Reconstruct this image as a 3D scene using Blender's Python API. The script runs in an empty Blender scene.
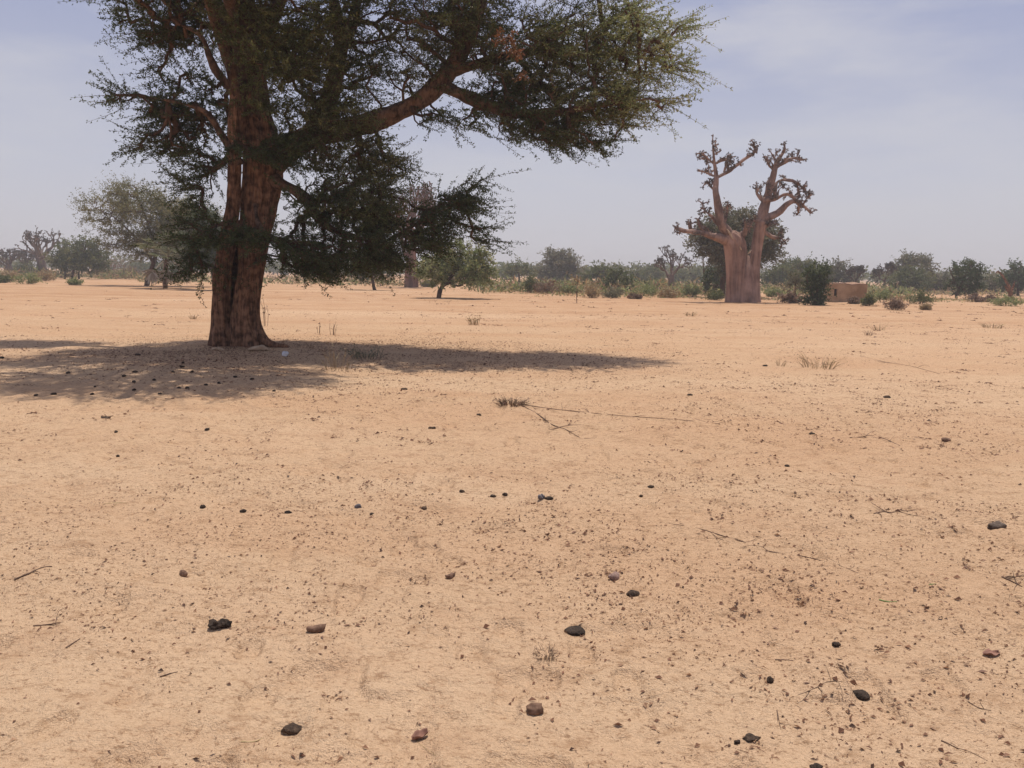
import bpy, math, random
import numpy as np
from mathutils import Vector, Matrix, noise as mnoise

R = math.radians
rng = np.random.default_rng(7)
random.seed(7)
scene = bpy.context.scene
COL = scene.collection

# ------------------------------------------------------------------ camera
W, H, F = 1024, 768, 788.0
PITCH = math.atan((384 - 273.0) / F)
ROLL = R(0.85)
CAM = Vector((0, 0, 1.6))
MROT = Matrix.Rotation(R(90) - PITCH, 4, 'X') @ Matrix.Rotation(ROLL, 4, 'Z')
cd = bpy.data.cameras.new('camera')
cam = bpy.data.objects.new('camera', cd)
COL.objects.link(cam)
cam.matrix_world = Matrix.Translation(CAM) @ MROT
cd.sensor_fit = 'HORIZONTAL'
cd.sensor_width = 36.0
cd.lens = F / W * 36.0
cd.clip_start = 0.1
cd.clip_end = 8000
scene.camera = cam

# ------------------------------------------------------------------ sky, sun, exposure
SUNV = Vector((0.10, 0.24, 1.0)).normalized()
sun_el = math.asin(SUNV.z)
sun_az = math.atan2(SUNV.x, SUNV.y)
world = bpy.data.worlds.new('World')
scene.world = world
world.use_nodes = True
nt = world.node_tree
for n in list(nt.nodes):
    nt.nodes.remove(n)
wo = nt.nodes.new('ShaderNodeOutputWorld')
bg = nt.nodes.new('ShaderNodeBackground')
sky = nt.nodes.new('ShaderNodeTexSky')
sky.sky_type = 'NISHITA'
sky.sun_disc = False
sky.sun_elevation = sun_el
sky.sun_rotation = sun_az
sky.air_density = 1.0
sky.dust_density = 4.0
sky.ozone_density = 2.0
bg.inputs['Strength'].default_value = 0.09
# dust veil: pale lilac-grey, thicker towards the horizon, with faint high cloud streaks
tc = nt.nodes.new('ShaderNodeTexCoord')
sep = nt.nodes.new('ShaderNodeSeparateXYZ')
nt.links.new(tc.outputs['Generated'], sep.inputs[0])
mr = nt.nodes.new('ShaderNodeMapRange')
mr.inputs['From Min'].default_value = 0.0
mr.inputs['From Max'].default_value = 0.33
mr.inputs['To Min'].default_value = 0.0
mr.inputs['To Max'].default_value = 1.0
nt.links.new(sep.outputs['Z'], mr.inputs['Value'])
veil = nt.nodes.new('ShaderNodeValToRGB')
cr = veil.color_ramp
cr.elements[0].position = 0.0
cr.elements[0].color = (7.9, 7.6, 7.95, 1)
cr.elements[1].position = 1.0
cr.elements[1].color = (3.7, 4.15, 6.5, 1)
e = cr.elements.new(0.35)
e.color = (6.6, 6.7, 7.8, 1)
nt.links.new(mr.outputs[0], veil.inputs[0])
mp = nt.nodes.new('ShaderNodeMapping')
mp.inputs['Scale'].default_value = (1.6, 1.6, 6.0)
mp.inputs['Rotation'].default_value = (0.25, 0.0, 0.3)
mp.inputs['Location'].default_value = (0.9, 0.1, 0.9)
nt.links.new(tc.outputs['Generated'], mp.inputs[0])
cn = nt.nodes.new('ShaderNodeTexNoise')
cn.inputs['Scale'].default_value = 2.2
cn.inputs['Detail'].default_value = 6.0
cn.inputs['Roughness'].default_value = 0.55
nt.links.new(mp.outputs[0], cn.inputs['Vector'])
cmr = nt.nodes.new('ShaderNodeMapRange')
cmr.inputs['From Min'].default_value = 0.42
cmr.inputs['From Max'].default_value = 0.66
cmr.inputs['To Min'].default_value = 0.0
cmr.inputs['To Max'].default_value = 0.75
nt.links.new(cn.outputs[0], cmr.inputs['Value'])
cmix = nt.nodes.new('ShaderNodeMix')
cmix.data_type = 'RGBA'
nt.links.new(cmr.outputs[0], cmix.inputs['Factor'])
nt.links.new(veil.outputs[0], cmix.inputs['A'])
cmix.inputs['B'].default_value = (7.3, 7.2, 7.8, 1)
vmix = nt.nodes.new('ShaderNodeMix')
vmix.data_type = 'RGBA'
vmix.inputs['Factor'].default_value = 0.85
nt.links.new(sky.outputs[0], vmix.inputs['A'])
nt.links.new(cmix.outputs['Result'], vmix.inputs['B'])
nt.links.new(vmix.outputs['Result'], bg.inputs['Color'])
nt.links.new(bg.outputs[0], wo.inputs['Surface'])

sd = bpy.data.lights.new('sun', 'SUN')
sd.energy = 4.4
sd.angle = R(0.55)
sd.color = (1.0, 0.94, 0.85)
so = bpy.data.objects.new('sun', sd)
so.rotation_euler = SUNV.to_track_quat('Z', 'Y').to_euler()
so.location = (0, 0, 60)
COL.objects.link(so)

vs = scene.view_settings
vs.view_transform = 'Standard'
vs.look = 'None'
vs.exposure = 0.0
vs.gamma = 1.0
vs.use_curve_mapping = False
cy = scene.cycles
cy.use_denoising = True
cy.max_bounces = 6
cy.diffuse_bounces = 4
cy.transparent_max_bounces = 8
cy.volume_bounces = 0
cy.use_adaptive_sampling = True
cy.adaptive_threshold = 0.02

# ------------------------------------------------------------------ numpy noise
def _hash(ix, iy, seed):
    h = (ix.astype(np.int64) * 374761393 + iy.astype(np.int64) * 668265263 + seed * 974634777) & 0xFFFFFFFF
    h = ((h ^ (h >> 13)) * 1274126177) & 0xFFFFFFFF
    h = (h ^ (h >> 16)) & 0xFFFFFFFF
    return h / 4294967295.0

def vnoise(x, y, seed=0):
    x = np.asarray(x, float); y = np.asarray(y, float)
    ix = np.floor(x); iy = np.floor(y)
    fx = x - ix; fy = y - iy
    u = fx * fx * fx * (fx * (fx * 6 - 15) + 10); v = fy * fy * fy * (fy * (fy * 6 - 15) + 10)
    a = _hash(ix, iy, seed); b = _hash(ix + 1, iy, seed)
    c = _hash(ix, iy + 1, seed); d = _hash(ix + 1, iy + 1, seed)
    return (a + (b - a) * u) * (1 - v) + (c + (d - c) * u) * v - 0.5

def fbm(x, y, seed=0, octv=3, gain=0.5):
    t = 0; a = 1.0
    for o in range(octv):
        t = t + a * vnoise(x * 2 ** o + 17.3 * o, y * 2 ** o - 9.1 * o, seed + o)
        a *= gain
    return t

def ground_h(x, y):
    x = np.asarray(x, float); y = np.asarray(y, float)
    r = np.hypot(x, y)
    h = 0.10 * fbm(x / 14, y / 11, 3, 3)
    h = h + 0.035 * fbm(x / 2.2, y / 1.6, 11, 3)
    near = np.clip((16 - r) / 8, 0, 1)
    h = h + near * (0.034 * fbm(x / 0.30, y / 0.30, 21, 2) + 0.013 * fbm(x / 0.07, y / 0.07, 31, 2))
    # scuffed hoof and foot prints
    p = vnoise(x / 0.16 + 5, y / 0.2, 41)
    h = h - near * 0.026 * np.clip(p - 0.20, 0, 0.16) / 0.16
    # raised litter bank under the big tree and around the far tracks
    h = h + 0.05 * np.exp(-(((x + 5.5) / 1.1) ** 2 + ((y - 16) / 1.1) ** 2))
    return h

def gz(x, y):
    return float(ground_h(np.array([x]), np.array([y]))[0])

# ------------------------------------------------------------------ picture -> place
def ray(px, py):
    v = MROT.to_3x3() @ Vector(((px - 512) / F, -(py - 384) / F, -1.0))
    return v

def P(px, py, d):
    v = ray(px, py)
    return CAM + v * (d / v.y)

def G(px, py):
    v = ray(px, py)
    z = 0.0
    for _ in range(4):
        t = (z - CAM.z) / v.z
        p = CAM + v * t
        z = gz(p.x, p.y)
    return Vector((p.x, p.y, z))

def Gd(px, d):
    """ground point in the direction of image column px at depth d"""
    p = P(px, 290, d)
    return Vector((p.x, p.y, gz(p.x, p.y)))

# ------------------------------------------------------------------ mesh builder
class MB:
    def __init__(s):
        s.v = []; s.f = {3: [], 4: []}; s.t = []; s.n = 0
    def add(s, v, f, tint=None):
        v = np.asarray(v, np.float64).reshape(-1, 3)
        f = np.asarray(f, np.int64)
        if len(v) == 0: return
        s.v.append(v)
        s.f[f.shape[1]].append(f + s.n)
        if tint is None: tint = (0.5, 0.5, 0.5)
        t = np.asarray(tint, np.float64)
        if t.ndim == 1: t = np.tile(t, (len(v), 1))
        s.t.append(t)
        s.n += len(v)
    def build(s, name, mat, parent=None, origin=None, smooth=True):
        v = np.concatenate(s.v); t = np.concatenate(s.t)
        if origin is not None: v = v - np.array(origin)
        me = bpy.data.meshes.new(name)
        fa = [np.concatenate(s.f[k]) for k in (3, 4) if s.f[k]]
        nl = sum(a.size for a in fa); npoly = sum(len(a) for a in fa)
        me.vertices.add(len(v)); me.loops.add(nl); me.polygons.add(npoly)
        me.vertices.foreach_set('co', v.astype(np.float32).ravel())
        li = np.concatenate([a.ravel() for a in fa]).astype(np.int32)
        tot = np.concatenate([np.full(len(a), a.shape[1]) for a in fa]).astype(np.int32)
        st = np.concatenate([[0], np.cumsum(tot)[:-1]]).astype(np.int32)
        me.loops.foreach_set('vertex_index', li)
        me.polygons.foreach_set('loop_start', st)
        me.polygons.foreach_set('loop_total', tot)
        me.polygons.foreach_set('use_smooth', np.full(npoly, bool(smooth)))
        at = me.attributes.new('tint', 'FLOAT_COLOR', 'POINT')
        at.data.foreach_set('color', np.concatenate([t, np.ones((len(t), 1))], 1).astype(np.float32).ravel())
        me.update(calc_edges=True)
        me.materials.append(mat)
        o = bpy.data.objects.new(name, me)
        COL.objects.link(o)
        if parent is not None: o.parent = parent
        return o

def tag(o, label=None, cat=None, group=None, kind=None):
    if label: o['label'] = label
    if cat: o['category'] = cat
    if group: o['group'] = group
    if kind: o['kind'] = kind
    return o

def empty(name, loc):
    o = bpy.data.objects.new(name, None)
    o.location = loc
    o.empty_display_size = 0.2
    COL.objects.link(o)
    return o

def unit(a):
    return a / np.maximum(np.linalg.norm(a, axis=-1, keepdims=True), 1e-9)

def frusta(mb, p0, p1, r0, r1, k=4, tint=None):
    """many cone pieces at once"""
    p0 = np.asarray(p0, float); p1 = np.asarray(p1, float)
    n = len(p0)
    if n == 0: return
    d = unit(p1 - p0)
    ref = np.where(np.abs(d[:, 2:3]) > 0.9, np.array([[1.0, 0, 0]]), np.array([[0, 0, 1.0]]))
    a = unit(np.cross(d, ref)); b = np.cross(d, a)
    th = np.arange(k) / k * 2 * np.pi
    c = np.cos(th)[None, :, None]; s_ = np.sin(th)[None, :, None]
    ring = a[:, None, :] * c + b[:, None, :] * s_
    v = np.concatenate([p0[:, None] + ring * np.asarray(r0)[:, None, None], p1[:, None] + ring * np.asarray(r1)[:, None, None]], 1)
    i = np.arange(k); j = (i + 1) % k
    q = np.stack([i, j, j + k, i + k], 1)
    f = (q[None] + (np.arange(n) * 2 * k)[:, None, None]).reshape(-1, 4)
    if tint is not None:
        tint = np.asarray(tint)
        if tint.ndim == 2: tint = np.repeat(tint, 2 * k, 0)
    mb.add(v.reshape(-1, 3), f, tint)

def catmull(pts, sub):
    p = np.asarray(pts, float)
    e = np.vstack([2 * p[0] - p[1], p, 2 * p[-1] - p[-2]])
    out = []
    for i in range(1, len(e) - 2):
        for t in np.arange(sub) / sub:
            a, b, c, d = e[i - 1], e[i], e[i + 1], e[i + 2]
            out.append(0.5 * (2 * b + (c - a) * t + (2 * a - 5 * b + 4 * c - d) * t * t + (3 * b - a - 3 * c + d) * t ** 3))
    out.append(p[-1])
    return np.array(out)

def sweep(mb, pts, rad, k=10, sub=4, shape=None, bump=0.0, bscale=1.0, tint=None, cap=True, ridge=0.0, rscale=7.0):
    """smooth tapered limb along points; shape(theta, s, p) scales the radius, bump is relief along the normals"""
    pr = catmull(np.column_stack([np.asarray(pts, float), np.asarray(rad, float)]), sub)
    p = pr[:, :3]; r = np.maximum(pr[:, 3], 1e-4)
    n = len(p)
    d = unit(np.gradient(p, axis=0))
    a = np.cross(d[0], [0.0, 1.0, 0.0]) if abs(d[0][1]) < 0.9 else np.cross(d[0], [1.0, 0, 0])
    a = a / np.linalg.norm(a)
    th = np.arange(k) / k * 2 * np.pi
    V = np.zeros((n, k, 3))
    for i in range(n):
        a = a - d[i] * np.dot(a, d[i]); a = a / np.linalg.norm(a)
        b = np.cross(d[i], a)
        rr = np.full(k, r[i])
        if shape is not None: rr = rr * shape(th, i / (n - 1), p[i])
        ring = np.cos(th)[:, None] * a + np.sin(th)[:, None] * b
        if bump:
            for q in range(k):
                w = p[i] + ring[q] * rr[q]
                rr[q] += bump * mnoise.noise(Vector((w[0] * bscale, w[1] * bscale, w[2] * bscale * 0.35)))
        if ridge:
            for q in range(k):
                w = p[i] + ring[q] * rr[q]
                nz = mnoise.noise(Vector((w[0] * rscale, w[1] * rscale, w[2] * rscale * 0.10)))
                n2 = mnoise.noise(Vector((w[0] * rscale * 2.3 + 9, w[1] * rscale * 2.3, w[2] * rscale * 0.3)))
                rr[q] += ridge * (0.35 - 1.6 * min(abs(nz), .45)) + ridge * .5 * n2
        V[i] = p[i] + ring * rr[:, None]
    i = np.arange(k); j = (i + 1) % k
    q = np.stack([i, j, j + k, i + k], 1)
    f = (q[None] + (np.arange(n - 1) * k)[:, None, None]).reshape(-1, 4)
    mb.add(V.reshape(-1, 3), f, tint)
    if cap:
        tip = p[-1] + d[-1] * r[-1] * 0.8
        vv = np.vstack([V[-1], tip[None]])
        mb.add(vv, np.stack([i, j, np.full(k, k)], 1), tint)
    return p, r

def leaf_quads(mb, base, dirn, length, width, tint, rg, fold=0.0):
    """diamond leaves: base, side, tip, side"""
    n = len(base)
    if n == 0: return
    d = unit(dirn)
    rnd = rg.normal(size=(n, 3))
    s = unit(np.cross(d, rnd))
    L = np.asarray(length).reshape(-1, 1) * np.ones((n, 1)); Wd = np.asarray(width).reshape(-1, 1) * np.ones((n, 1))
    nrm = np.cross(d, s)
    m = base + d * L * 0.5 + nrm * L * 0.08
    v = np.stack([base, m + s * Wd * 0.5, base + d * L, m - s * Wd * 0.5], 1).reshape(-1, 3)
    f = (np.arange(n) * 4)[:, None] + np.arange(4)[None]
    mb.add(v, f, np.repeat(tint, 4, 0))

# ------------------------------------------------------------------ materials
def newmat(name):
    m = bpy.data.materials.new(name)
    m.use_nodes = True
    t = m.node_tree
    for n in list(t.nodes): t.nodes.remove(n)
    out = t.nodes.new('ShaderNodeOutputMaterial')
    return m, t, out

def foliage_mat(name, transl=0.3):
    m, t, out = newmat(name)
    at = t.nodes.new('ShaderNodeAttribute'); at.attribute_name = 'tint'
    d = t.nodes.new('ShaderNodeBsdfPrincipled')
    d.inputs['Roughness'].default_value = 0.6
    d.inputs['Specular IOR Level'].default_value = 0.3
    tr = t.nodes.new('ShaderNodeBsdfTranslucent')
    mx = t.nodes.new('ShaderNodeMixShader'); mx.inputs[0].default_value = transl
    t.links.new(at.outputs['Color'], d.inputs['Base Color'])
    t.links.new(at.outputs['Color'], tr.inputs['Color'])
    t.links.new(d.outputs[0], mx.inputs[1]); t.links.new(tr.outputs[0], mx.inputs[2])
    t.links.new(mx.outputs[0], out.inputs['Surface'])
    return m

def bark_mat(name, c1, c2, scale=6.0, stretch=0.18, bump=0.6, dist=0.03, rough=0.9):
    m, t, out = newmat(name)
    tc = t.nodes.new('ShaderNodeNewGeometry')
    mp = t.nodes.new('ShaderNodeMapping'); mp.inputs['Scale'].default_value = (1, 1, stretch)
    t.links.new(tc.outputs['Position'], mp.inputs[0])
    n1 = t.nodes.new('ShaderNodeTexNoise'); n1.inputs['Scale'].default_value = scale
    n1.inputs['Detail'].default_value = 8; n1.inputs['Roughness'].default_value = 0.65
    t.links.new(mp.outputs[0], n1.inputs['Vector'])
    n2 = t.nodes.new('ShaderNodeTexNoise'); n2.inputs['Scale'].default_value = scale * 0.3
    n2.inputs['Detail'].default_value = 3
    t.links.new(tc.outputs['Position'], n2.inputs['Vector'])
    ad = t.nodes.new('ShaderNodeMath'); ad.operation = 'ADD'
    t.links.new(n1.outputs[0], ad.inputs[0]); t.links.new(n2.outputs[0], ad.inputs[1])
    mr_ = t.nodes.new('ShaderNodeMapRange')
    mr_.inputs['From Min'].default_value = 0.82; mr_.inputs['From Max'].default_value = 1.18
    t.links.new(ad.outputs[0], mr_.inputs['Value'])
    mx = t.nodes.new('ShaderNodeMix'); mx.data_type = 'RGBA'
    mx.inputs['A'].default_value = (*c1, 1); mx.inputs['B'].default_value = (*c2, 1)
    t.links.new(mr_.outputs[0], mx.inputs['Factor'])
    b = t.nodes.new('ShaderNodeBsdfPrincipled')
    b.inputs['Roughness'].default_value = rough
    b.inputs['Specular IOR Level'].default_value = 0.2
    t.links.new(mx.outputs['Result'], b.inputs['Base Color'])
    bp = t.nodes.new('ShaderNodeBump'); bp.inputs['Strength'].default_value = bump; bp.inputs['Distance'].default_value = dist
    t.links.new(n1.outputs[0], bp.inputs['Height'])
    t.links.new(bp.outputs[0], b.inputs['Normal'])
    t.links.new(b.outputs[0], out.inputs['Surface'])
    return m

def rough_mat(name, c1, c2, scale=40.0, bump=0.4, dist=0.003, rough=0.8):
    return bark_mat(name, c1, c2, scale, 1.0, bump, dist, rough)

M_LEAF = foliage_mat('leaf', 0.4)
M_DRY = foliage_mat('dry_leaf', 0.2)
M_BARK = bark_mat('acacia_bark', (0.075, 0.038, 0.023), (0.33, 0.175, 0.105), 26.0, 0.09, 1.0, 0.06)
M_TWIG = bark_mat('twig_bark', (0.06, 0.036, 0.026), (0.15, 0.085, 0.055), 9.0, 0.5, 0.3, 0.02)
M_BAOB = bark_mat('baobab_bark', (0.17, 0.096, 0.072), (0.41, 0.255, 0.195), 3.4, 0.06, 1.0, 0.16)
M_BAOL = bark_mat('baobab_limb_bark', (0.125, 0.076, 0.060), (0.35, 0.225, 0.175), 4.0, 0.3, 1.0, 0.10)  # darker young bark, darkened further to offset sunlight on the limbs
M_LIMB_SHADED = bark_mat('shaded_limb_bark', (0.05, 0.029, 0.020), (0.20, 0.115, 0.075), 22.0, 0.3, 0.9, 0.04)  # bark darkened for the limbs, crown shade put into the colour
M_BARE = bark_mat('grey_bark', (0.11, 0.080, 0.066), (0.23, 0.165, 0.135), 3.0, 0.2, 0.6, 0.05)
M_ROOT = bark_mat('bare_root_wood', (0.34, 0.24, 0.16), (0.55, 0.42, 0.30), 14.0, 0.5, 0.5, 0.02)

# ground
def ground_mat():
    m, t, out = newmat('sand')
    g = t.nodes.new('ShaderNodeNewGeometry')
    def noise(scale, detail, sx=1.0, sy=1.0, rough=0.55):
        mp = t.nodes.new('ShaderNodeMapping'); mp.inputs['Scale'].default_value = (sx, sy, 1.0)
        t.links.new(g.outputs['Position'], mp.inputs[0])
        n = t.nodes.new('ShaderNodeTexNoise'); n.inputs['Scale'].default_value = scale
        n.inputs['Detail'].default_value = detail; n.inputs['Roughness'].default_value = rough
        t.links.new(mp.outputs[0], n.inputs['Vector'])
        return n.outputs[0]
    def mrange(v, a, b, c=0.0, d=1.0):
        n = t.nodes.new('ShaderNodeMapRange')
        n.inputs['From Min'].default_value = a; n.inputs['From Max'].default_value = b
        n.inputs['To Min'].default_value = c; n.inputs['To Max'].default_value = d
        t.links.new(v, n.inputs['Value'])
        return n.outputs[0]
    def mix(f, A, B, blend='MIX'):
        n = t.nodes.new('ShaderNodeMix'); n.data_type = 'RGBA'; n.blend_type = blend
        if isinstance(f, float): n.inputs['Factor'].default_value = f
        else: t.links.new(f, n.inputs['Factor'])
        for k, c in (('A', A), ('B', B)):
            if isinstance(c, tuple): n.inputs[k].default_value = (*c, 1)
            else: t.links.new(c, n.inputs[k])
        return n.outputs['Result']
    big = mrange(noise(0.10, 7, 0.45, 1.9, .62), 0.43, 0.57)
    c = mix(big, (0.615, 0.422, 0.268), (0.55, 0.345, 0.205))
    sy = t.nodes.new('ShaderNodeSeparateXYZ')
    t.links.new(g.outputs['Position'], sy.inputs[0])
    # redder soil beyond the open sand, darkened further with distance to offset haze
    far = mrange(sy.outputs['Y'], 9, 46, 0.0, 1.0)
    fm = t.nodes.new('ShaderNodeMath'); fm.operation = 'MULTIPLY'
    t.links.new(far, fm.inputs[0]); t.links.new(mrange(noise(0.16, 6, 0.3, 1.8, .6), 0.34, 0.6, 0.40, 1.0), fm.inputs[1])
    c = mix(fm.outputs[0], c, (0.375, 0.198, 0.098))
    mid = mrange(noise(0.8, 6, 0.7, 1.2), 0.42, 0.68, 0.0, 0.55)
    c = mix(mid, c, (0.58, 0.40, 0.25))
    patch = mrange(noise(2.6, 6, 0.8, 1.0, .65), 0.52, 0.70, 0.0, 0.6)
    c = mix(patch, c, (0.48, 0.295, 0.175))
    sp3 = mrange(noise(11, 8, 0.6, 1.0, 0.8), 0.53, 0.62, 0.0, 0.6)
    c = mix(sp3, c, (0.34, 0.195, 0.105))
    sp = mrange(noise(38, 6, 0.7, 1.0, 0.8), 0.545, 0.61, 0.0, 0.8)
    c = mix(sp, c, (0.29, 0.165, 0.09))
    sp2 = mrange(noise(95, 4, .8, 1, 0.8), 0.50, 0.56, 0.0, 0.28)
    c = mix(sp2, c, (0.34, 0.205, 0.115))
    sp4 = mrange(noise(70, 4, .8, 1, 0.8), 0.56, 0.64, 0.0, 0.45)
    c = mix(sp4, c, (0.64, 0.46, 0.30))
    b = t.nodes.new('ShaderNodeBsdfPrincipled')
    b.inputs['Roughness'].default_value = 0.95
    b.inputs['Specular IOR Level'].default_value = 0.12
    t.links.new(c, b.inputs['Base Color'])
    hsum = t.nodes.new('ShaderNodeMath'); hsum.operation = 'ADD'
    n1 = noise(22, 6, 0.85, 1.0, 0.65)
    n2 = mrange(noise(130, 3, 1, 1, 0.6), 0.0, 1.0, 0.0, 0.35)
    t.links.new(n1, hsum.inputs[0]); t.links.new(n2, hsum.inputs[1])
    bp = t.nodes.new('ShaderNodeBump'); bp.inputs['Strength'].default_value = 1.0; bp.inputs['Distance'].default_value = 0.035
    t.links.new(hsum.outputs[0], bp.inputs['Height'])
    t.links.new(bp.outputs[0], b.inputs['Normal'])
    t.links.new(b.outputs[0], out.inputs['Surface'])
    return m
M_SAND = ground_mat()

# ------------------------------------------------------------------ ground sheet
def build_ground():
    r1 = [0.0, 0.4, 0.9, 1.3]
    while r1[-1] < 14: r1.append(r1[-1] * 1.0052 + 0.003)
    while r1[-1] < 2400: r1.append(r1[-1] * 1.035)
    rr = np.array(r1[1:])
    a_front = np.linspace(-48, 48, 900)
    a_back = np.linspace(48, 312, 90)[1:-1]
    ang = np.radians(np.concatenate([a_front, a_back]))
    K = len(ang); N = len(rr)
    x = rr[:, None] * np.sin(ang)[None]; y = rr[:, None] * np.cos(ang)[None]
    z = ground_h(x, y)
    z[rr > 500] *= 0.5
    v = np.stack([x, y, z], -1).reshape(-1, 3)
    v = np.vstack([v, [[0, 0, gz(0, 0)]]])
    i = np.arange(K); j = (i + 1) % K
    q = np.stack([i, i + K, j + K, j], 1)[:, ::-1]
    f = (q[None] + (np.arange(N - 1) * K)[:, None, None]).reshape(-1, 4)
    f = f[:, ::-1]
    mb = MB(); mb.add(v, f[:, ::-1])
    mb.f[3].append(np.stack([i, j, np.full(K, N * K)], 1)[:, ::-1])
    o = mb.build('ground', M_SAND)
    tag(o, 'dry sandy ground strewn with dark bits of litter', 'ground', kind='structure')
build_ground()

# ------------------------------------------------------------------ trees
PAL = {
    'dark':  [(0.050, 0.070, 0.028), (0.075, 0.098, 0.038), (0.105, 0.122, 0.048)],
    'olive': [(0.085, 0.102, 0.036), (0.125, 0.138, 0.050), (0.175, 0.172, 0.066)],
    'light': [(0.17, 0.205, 0.075), (0.25, 0.27, 0.11), (0.33, 0.32, 0.15)],
    'grey':  [(0.135, 0.132, 0.078), (0.180, 0.168, 0.100), (0.215, 0.188, 0.118)],
    'brown': [(0.20, 0.125, 0.085), (0.27, 0.175, 0.115), (0.16, 0.105, 0.07)],
    'tan':   [(0.15, 0.145, 0.052), (0.195, 0.175, 0.066), (0.235, 0.20, 0.082)],
    'straw': [(0.44, 0.33, 0.18), (0.36, 0.25, 0.13), (0.26, 0.19, 0.10)],
    'rust':  [(0.22, 0.09, 0.04), (0.26, 0.12, 0.05), (0.14, 0.07, 0.035)],
}
def tints(pal, n, rg, clump=None):
    a = np.array(PAL[pal])
    i = rg.integers(0, len(a), n) if clump is None else clump % len(a)
    t = a[i] * rg.uniform(0.75, 1.25, (n, 1)) * rg.uniform(0.93, 1.07, (n, 3))
    return t

def grow(sk, skr, att, alpha=0.35):
    """join the attractor points to the skeleton as a short, branchy tree"""
    n0 = len(sk); n = len(att)
    pts = np.vstack([sk, att]); par = np.full(n0 + n, -1)
    plen = np.zeros(n0 + n)
    used = np.zeros(n, bool)
    dist = np.linalg.norm(att[:, None] - sk[None], axis=2)
    bi = dist.argmin(1); bc = dist.min(1); bd = bc.copy()
    order = []
    for _ in range(n):
        c = np.where(used, 1e9, bc)
        k = int(c.argmin()); used[k] = True
        idx = n0 + k
        par[idx] = bi[k]; plen[idx] = plen[bi[k]] + bd[k]
        order.append(idx)
        dd = np.linalg.norm(att - att[k], axis=1)
        cc = dd + alpha * plen[idx]
        up = cc < bc
        bc[up] = cc[up]; bi[up] = idx; bd[up] = dd[up]
    return pts, par, order

def in_ellipsoids(clumps, dens, rg, exp=1.0):
    """clumps: (centre, radii, weight, palette) -> attractor points and clump index"""
    P_, I_ = [], []
    for ci, (c, r, w) in enumerate(clumps):
        n = max(3, int(dens * w))
        u = unit(rg.normal(size=(n, 3))) * (rg.uniform(0, 1, (n, 1)) ** (1 / 2.4))
        P_.append(np.array(c) + u * np.array(r)); I_.append(np.full(n, ci))
    return np.vstack(P_), np.concatenate(I_)

def px_clump(px, py, d, rx, ry, rd=None, w=None):
    s = d / F
    c = P(px, py, d)
    r = (rx * s, rd if rd is not None else rx * s * 0.85, ry * s)
    return (np.array(c), np.array(r), w if w is not None else max(rx * ry / 100.0, 0.3))

def branch_mesh(mb, pts, par, order, n0, skr, rmin, rt, rg, jit=0.12, k=4, power=0.5):
    cnt = np.zeros(len(pts))
    for i in order[::-1]:
        cnt[i] = max(cnt[i], 0) + 1
        if par[i] >= n0: cnt[par[i]] += cnt[i]
    rad = rmin + rt * np.maximum(cnt - 1, 0) ** power
    A, B, RA, RB = [], [], [], []
    for i in order:
        p = par[i]
        a = pts[p]; b = pts[i]
        ra = min(rad[i] * 1.25, skr[p] * 0.9 if p < n0 else rad[p])
        L = np.linalg.norm(b - a)
        m = (a + b) / 2 + rg.normal(size=3) * L * jit
        rm = (ra + rad[i]) / 2
        A += [a, m]; B += [m, b]; RA += [ra, rm]; RB += [rm, rad[i]]
    frusta(mb, np.array(A), np.array(B), np.array(RA), np.array(RB), k)
    return rad, cnt

def sprays(mbl, mbt, base, out, rg, ntw, L, ntuft, nleaf, ll, lw, tint_of, droop=0.15, spread=0.8, rtw=0.006, zmin=None):
    """twigs with tufts of small leaves"""
    n = len(base)
    B = np.repeat(base, ntw, 0); O = np.repeat(out, ntw, 0)
    idx = np.repeat(np.arange(n), ntw)
    D = unit(O + rg.normal(size=B.shape) * spread)
    if zmin is not None:
        D[:, 2] = np.maximum(D[:, 2], zmin); D = unit(D)
    Ls = L * rg.uniform(0.55, 1.25, (len(B), 1))
    bend = rg.normal(size=B.shape) * (0.25 if zmin is None else np.array([.25, .25, .12])) + np.array([0, 0, -droop])
    def at(t): return B + D * Ls * t + bend * Ls * t * t
    if mbt is not None:
        q0, q1, q2 = at(0.0), at(0.5), at(1.0)
        r = np.full(len(B), rtw)
        frusta(mbt, np.vstack([q0, q1]), np.vstack([q1, q2]), np.concatenate([r, r * 0.7]), np.concatenate([r * 0.7, r * 0.35]), 3)
    for k in range(ntuft):
        t = (k + rg.uniform(0.2, 1.0, (len(B), 1))) / ntuft
        c = at(t)
        for q in range(nleaf):
            dd = unit(D * 0.55 + rg.normal(size=B.shape) * 0.9)
            keep = rg.uniform(size=len(B)) < 0.9
            leaf_quads(mbl, (c + rg.normal(size=c.shape) * ll * 0.25)[keep], dd[keep], ll * rg.uniform(0.6, 1.3, keep.sum()), lw * rg.uniform(0.7, 1.3, keep.sum()), tint_of(idx[keep], keep.sum()), rg)

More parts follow.
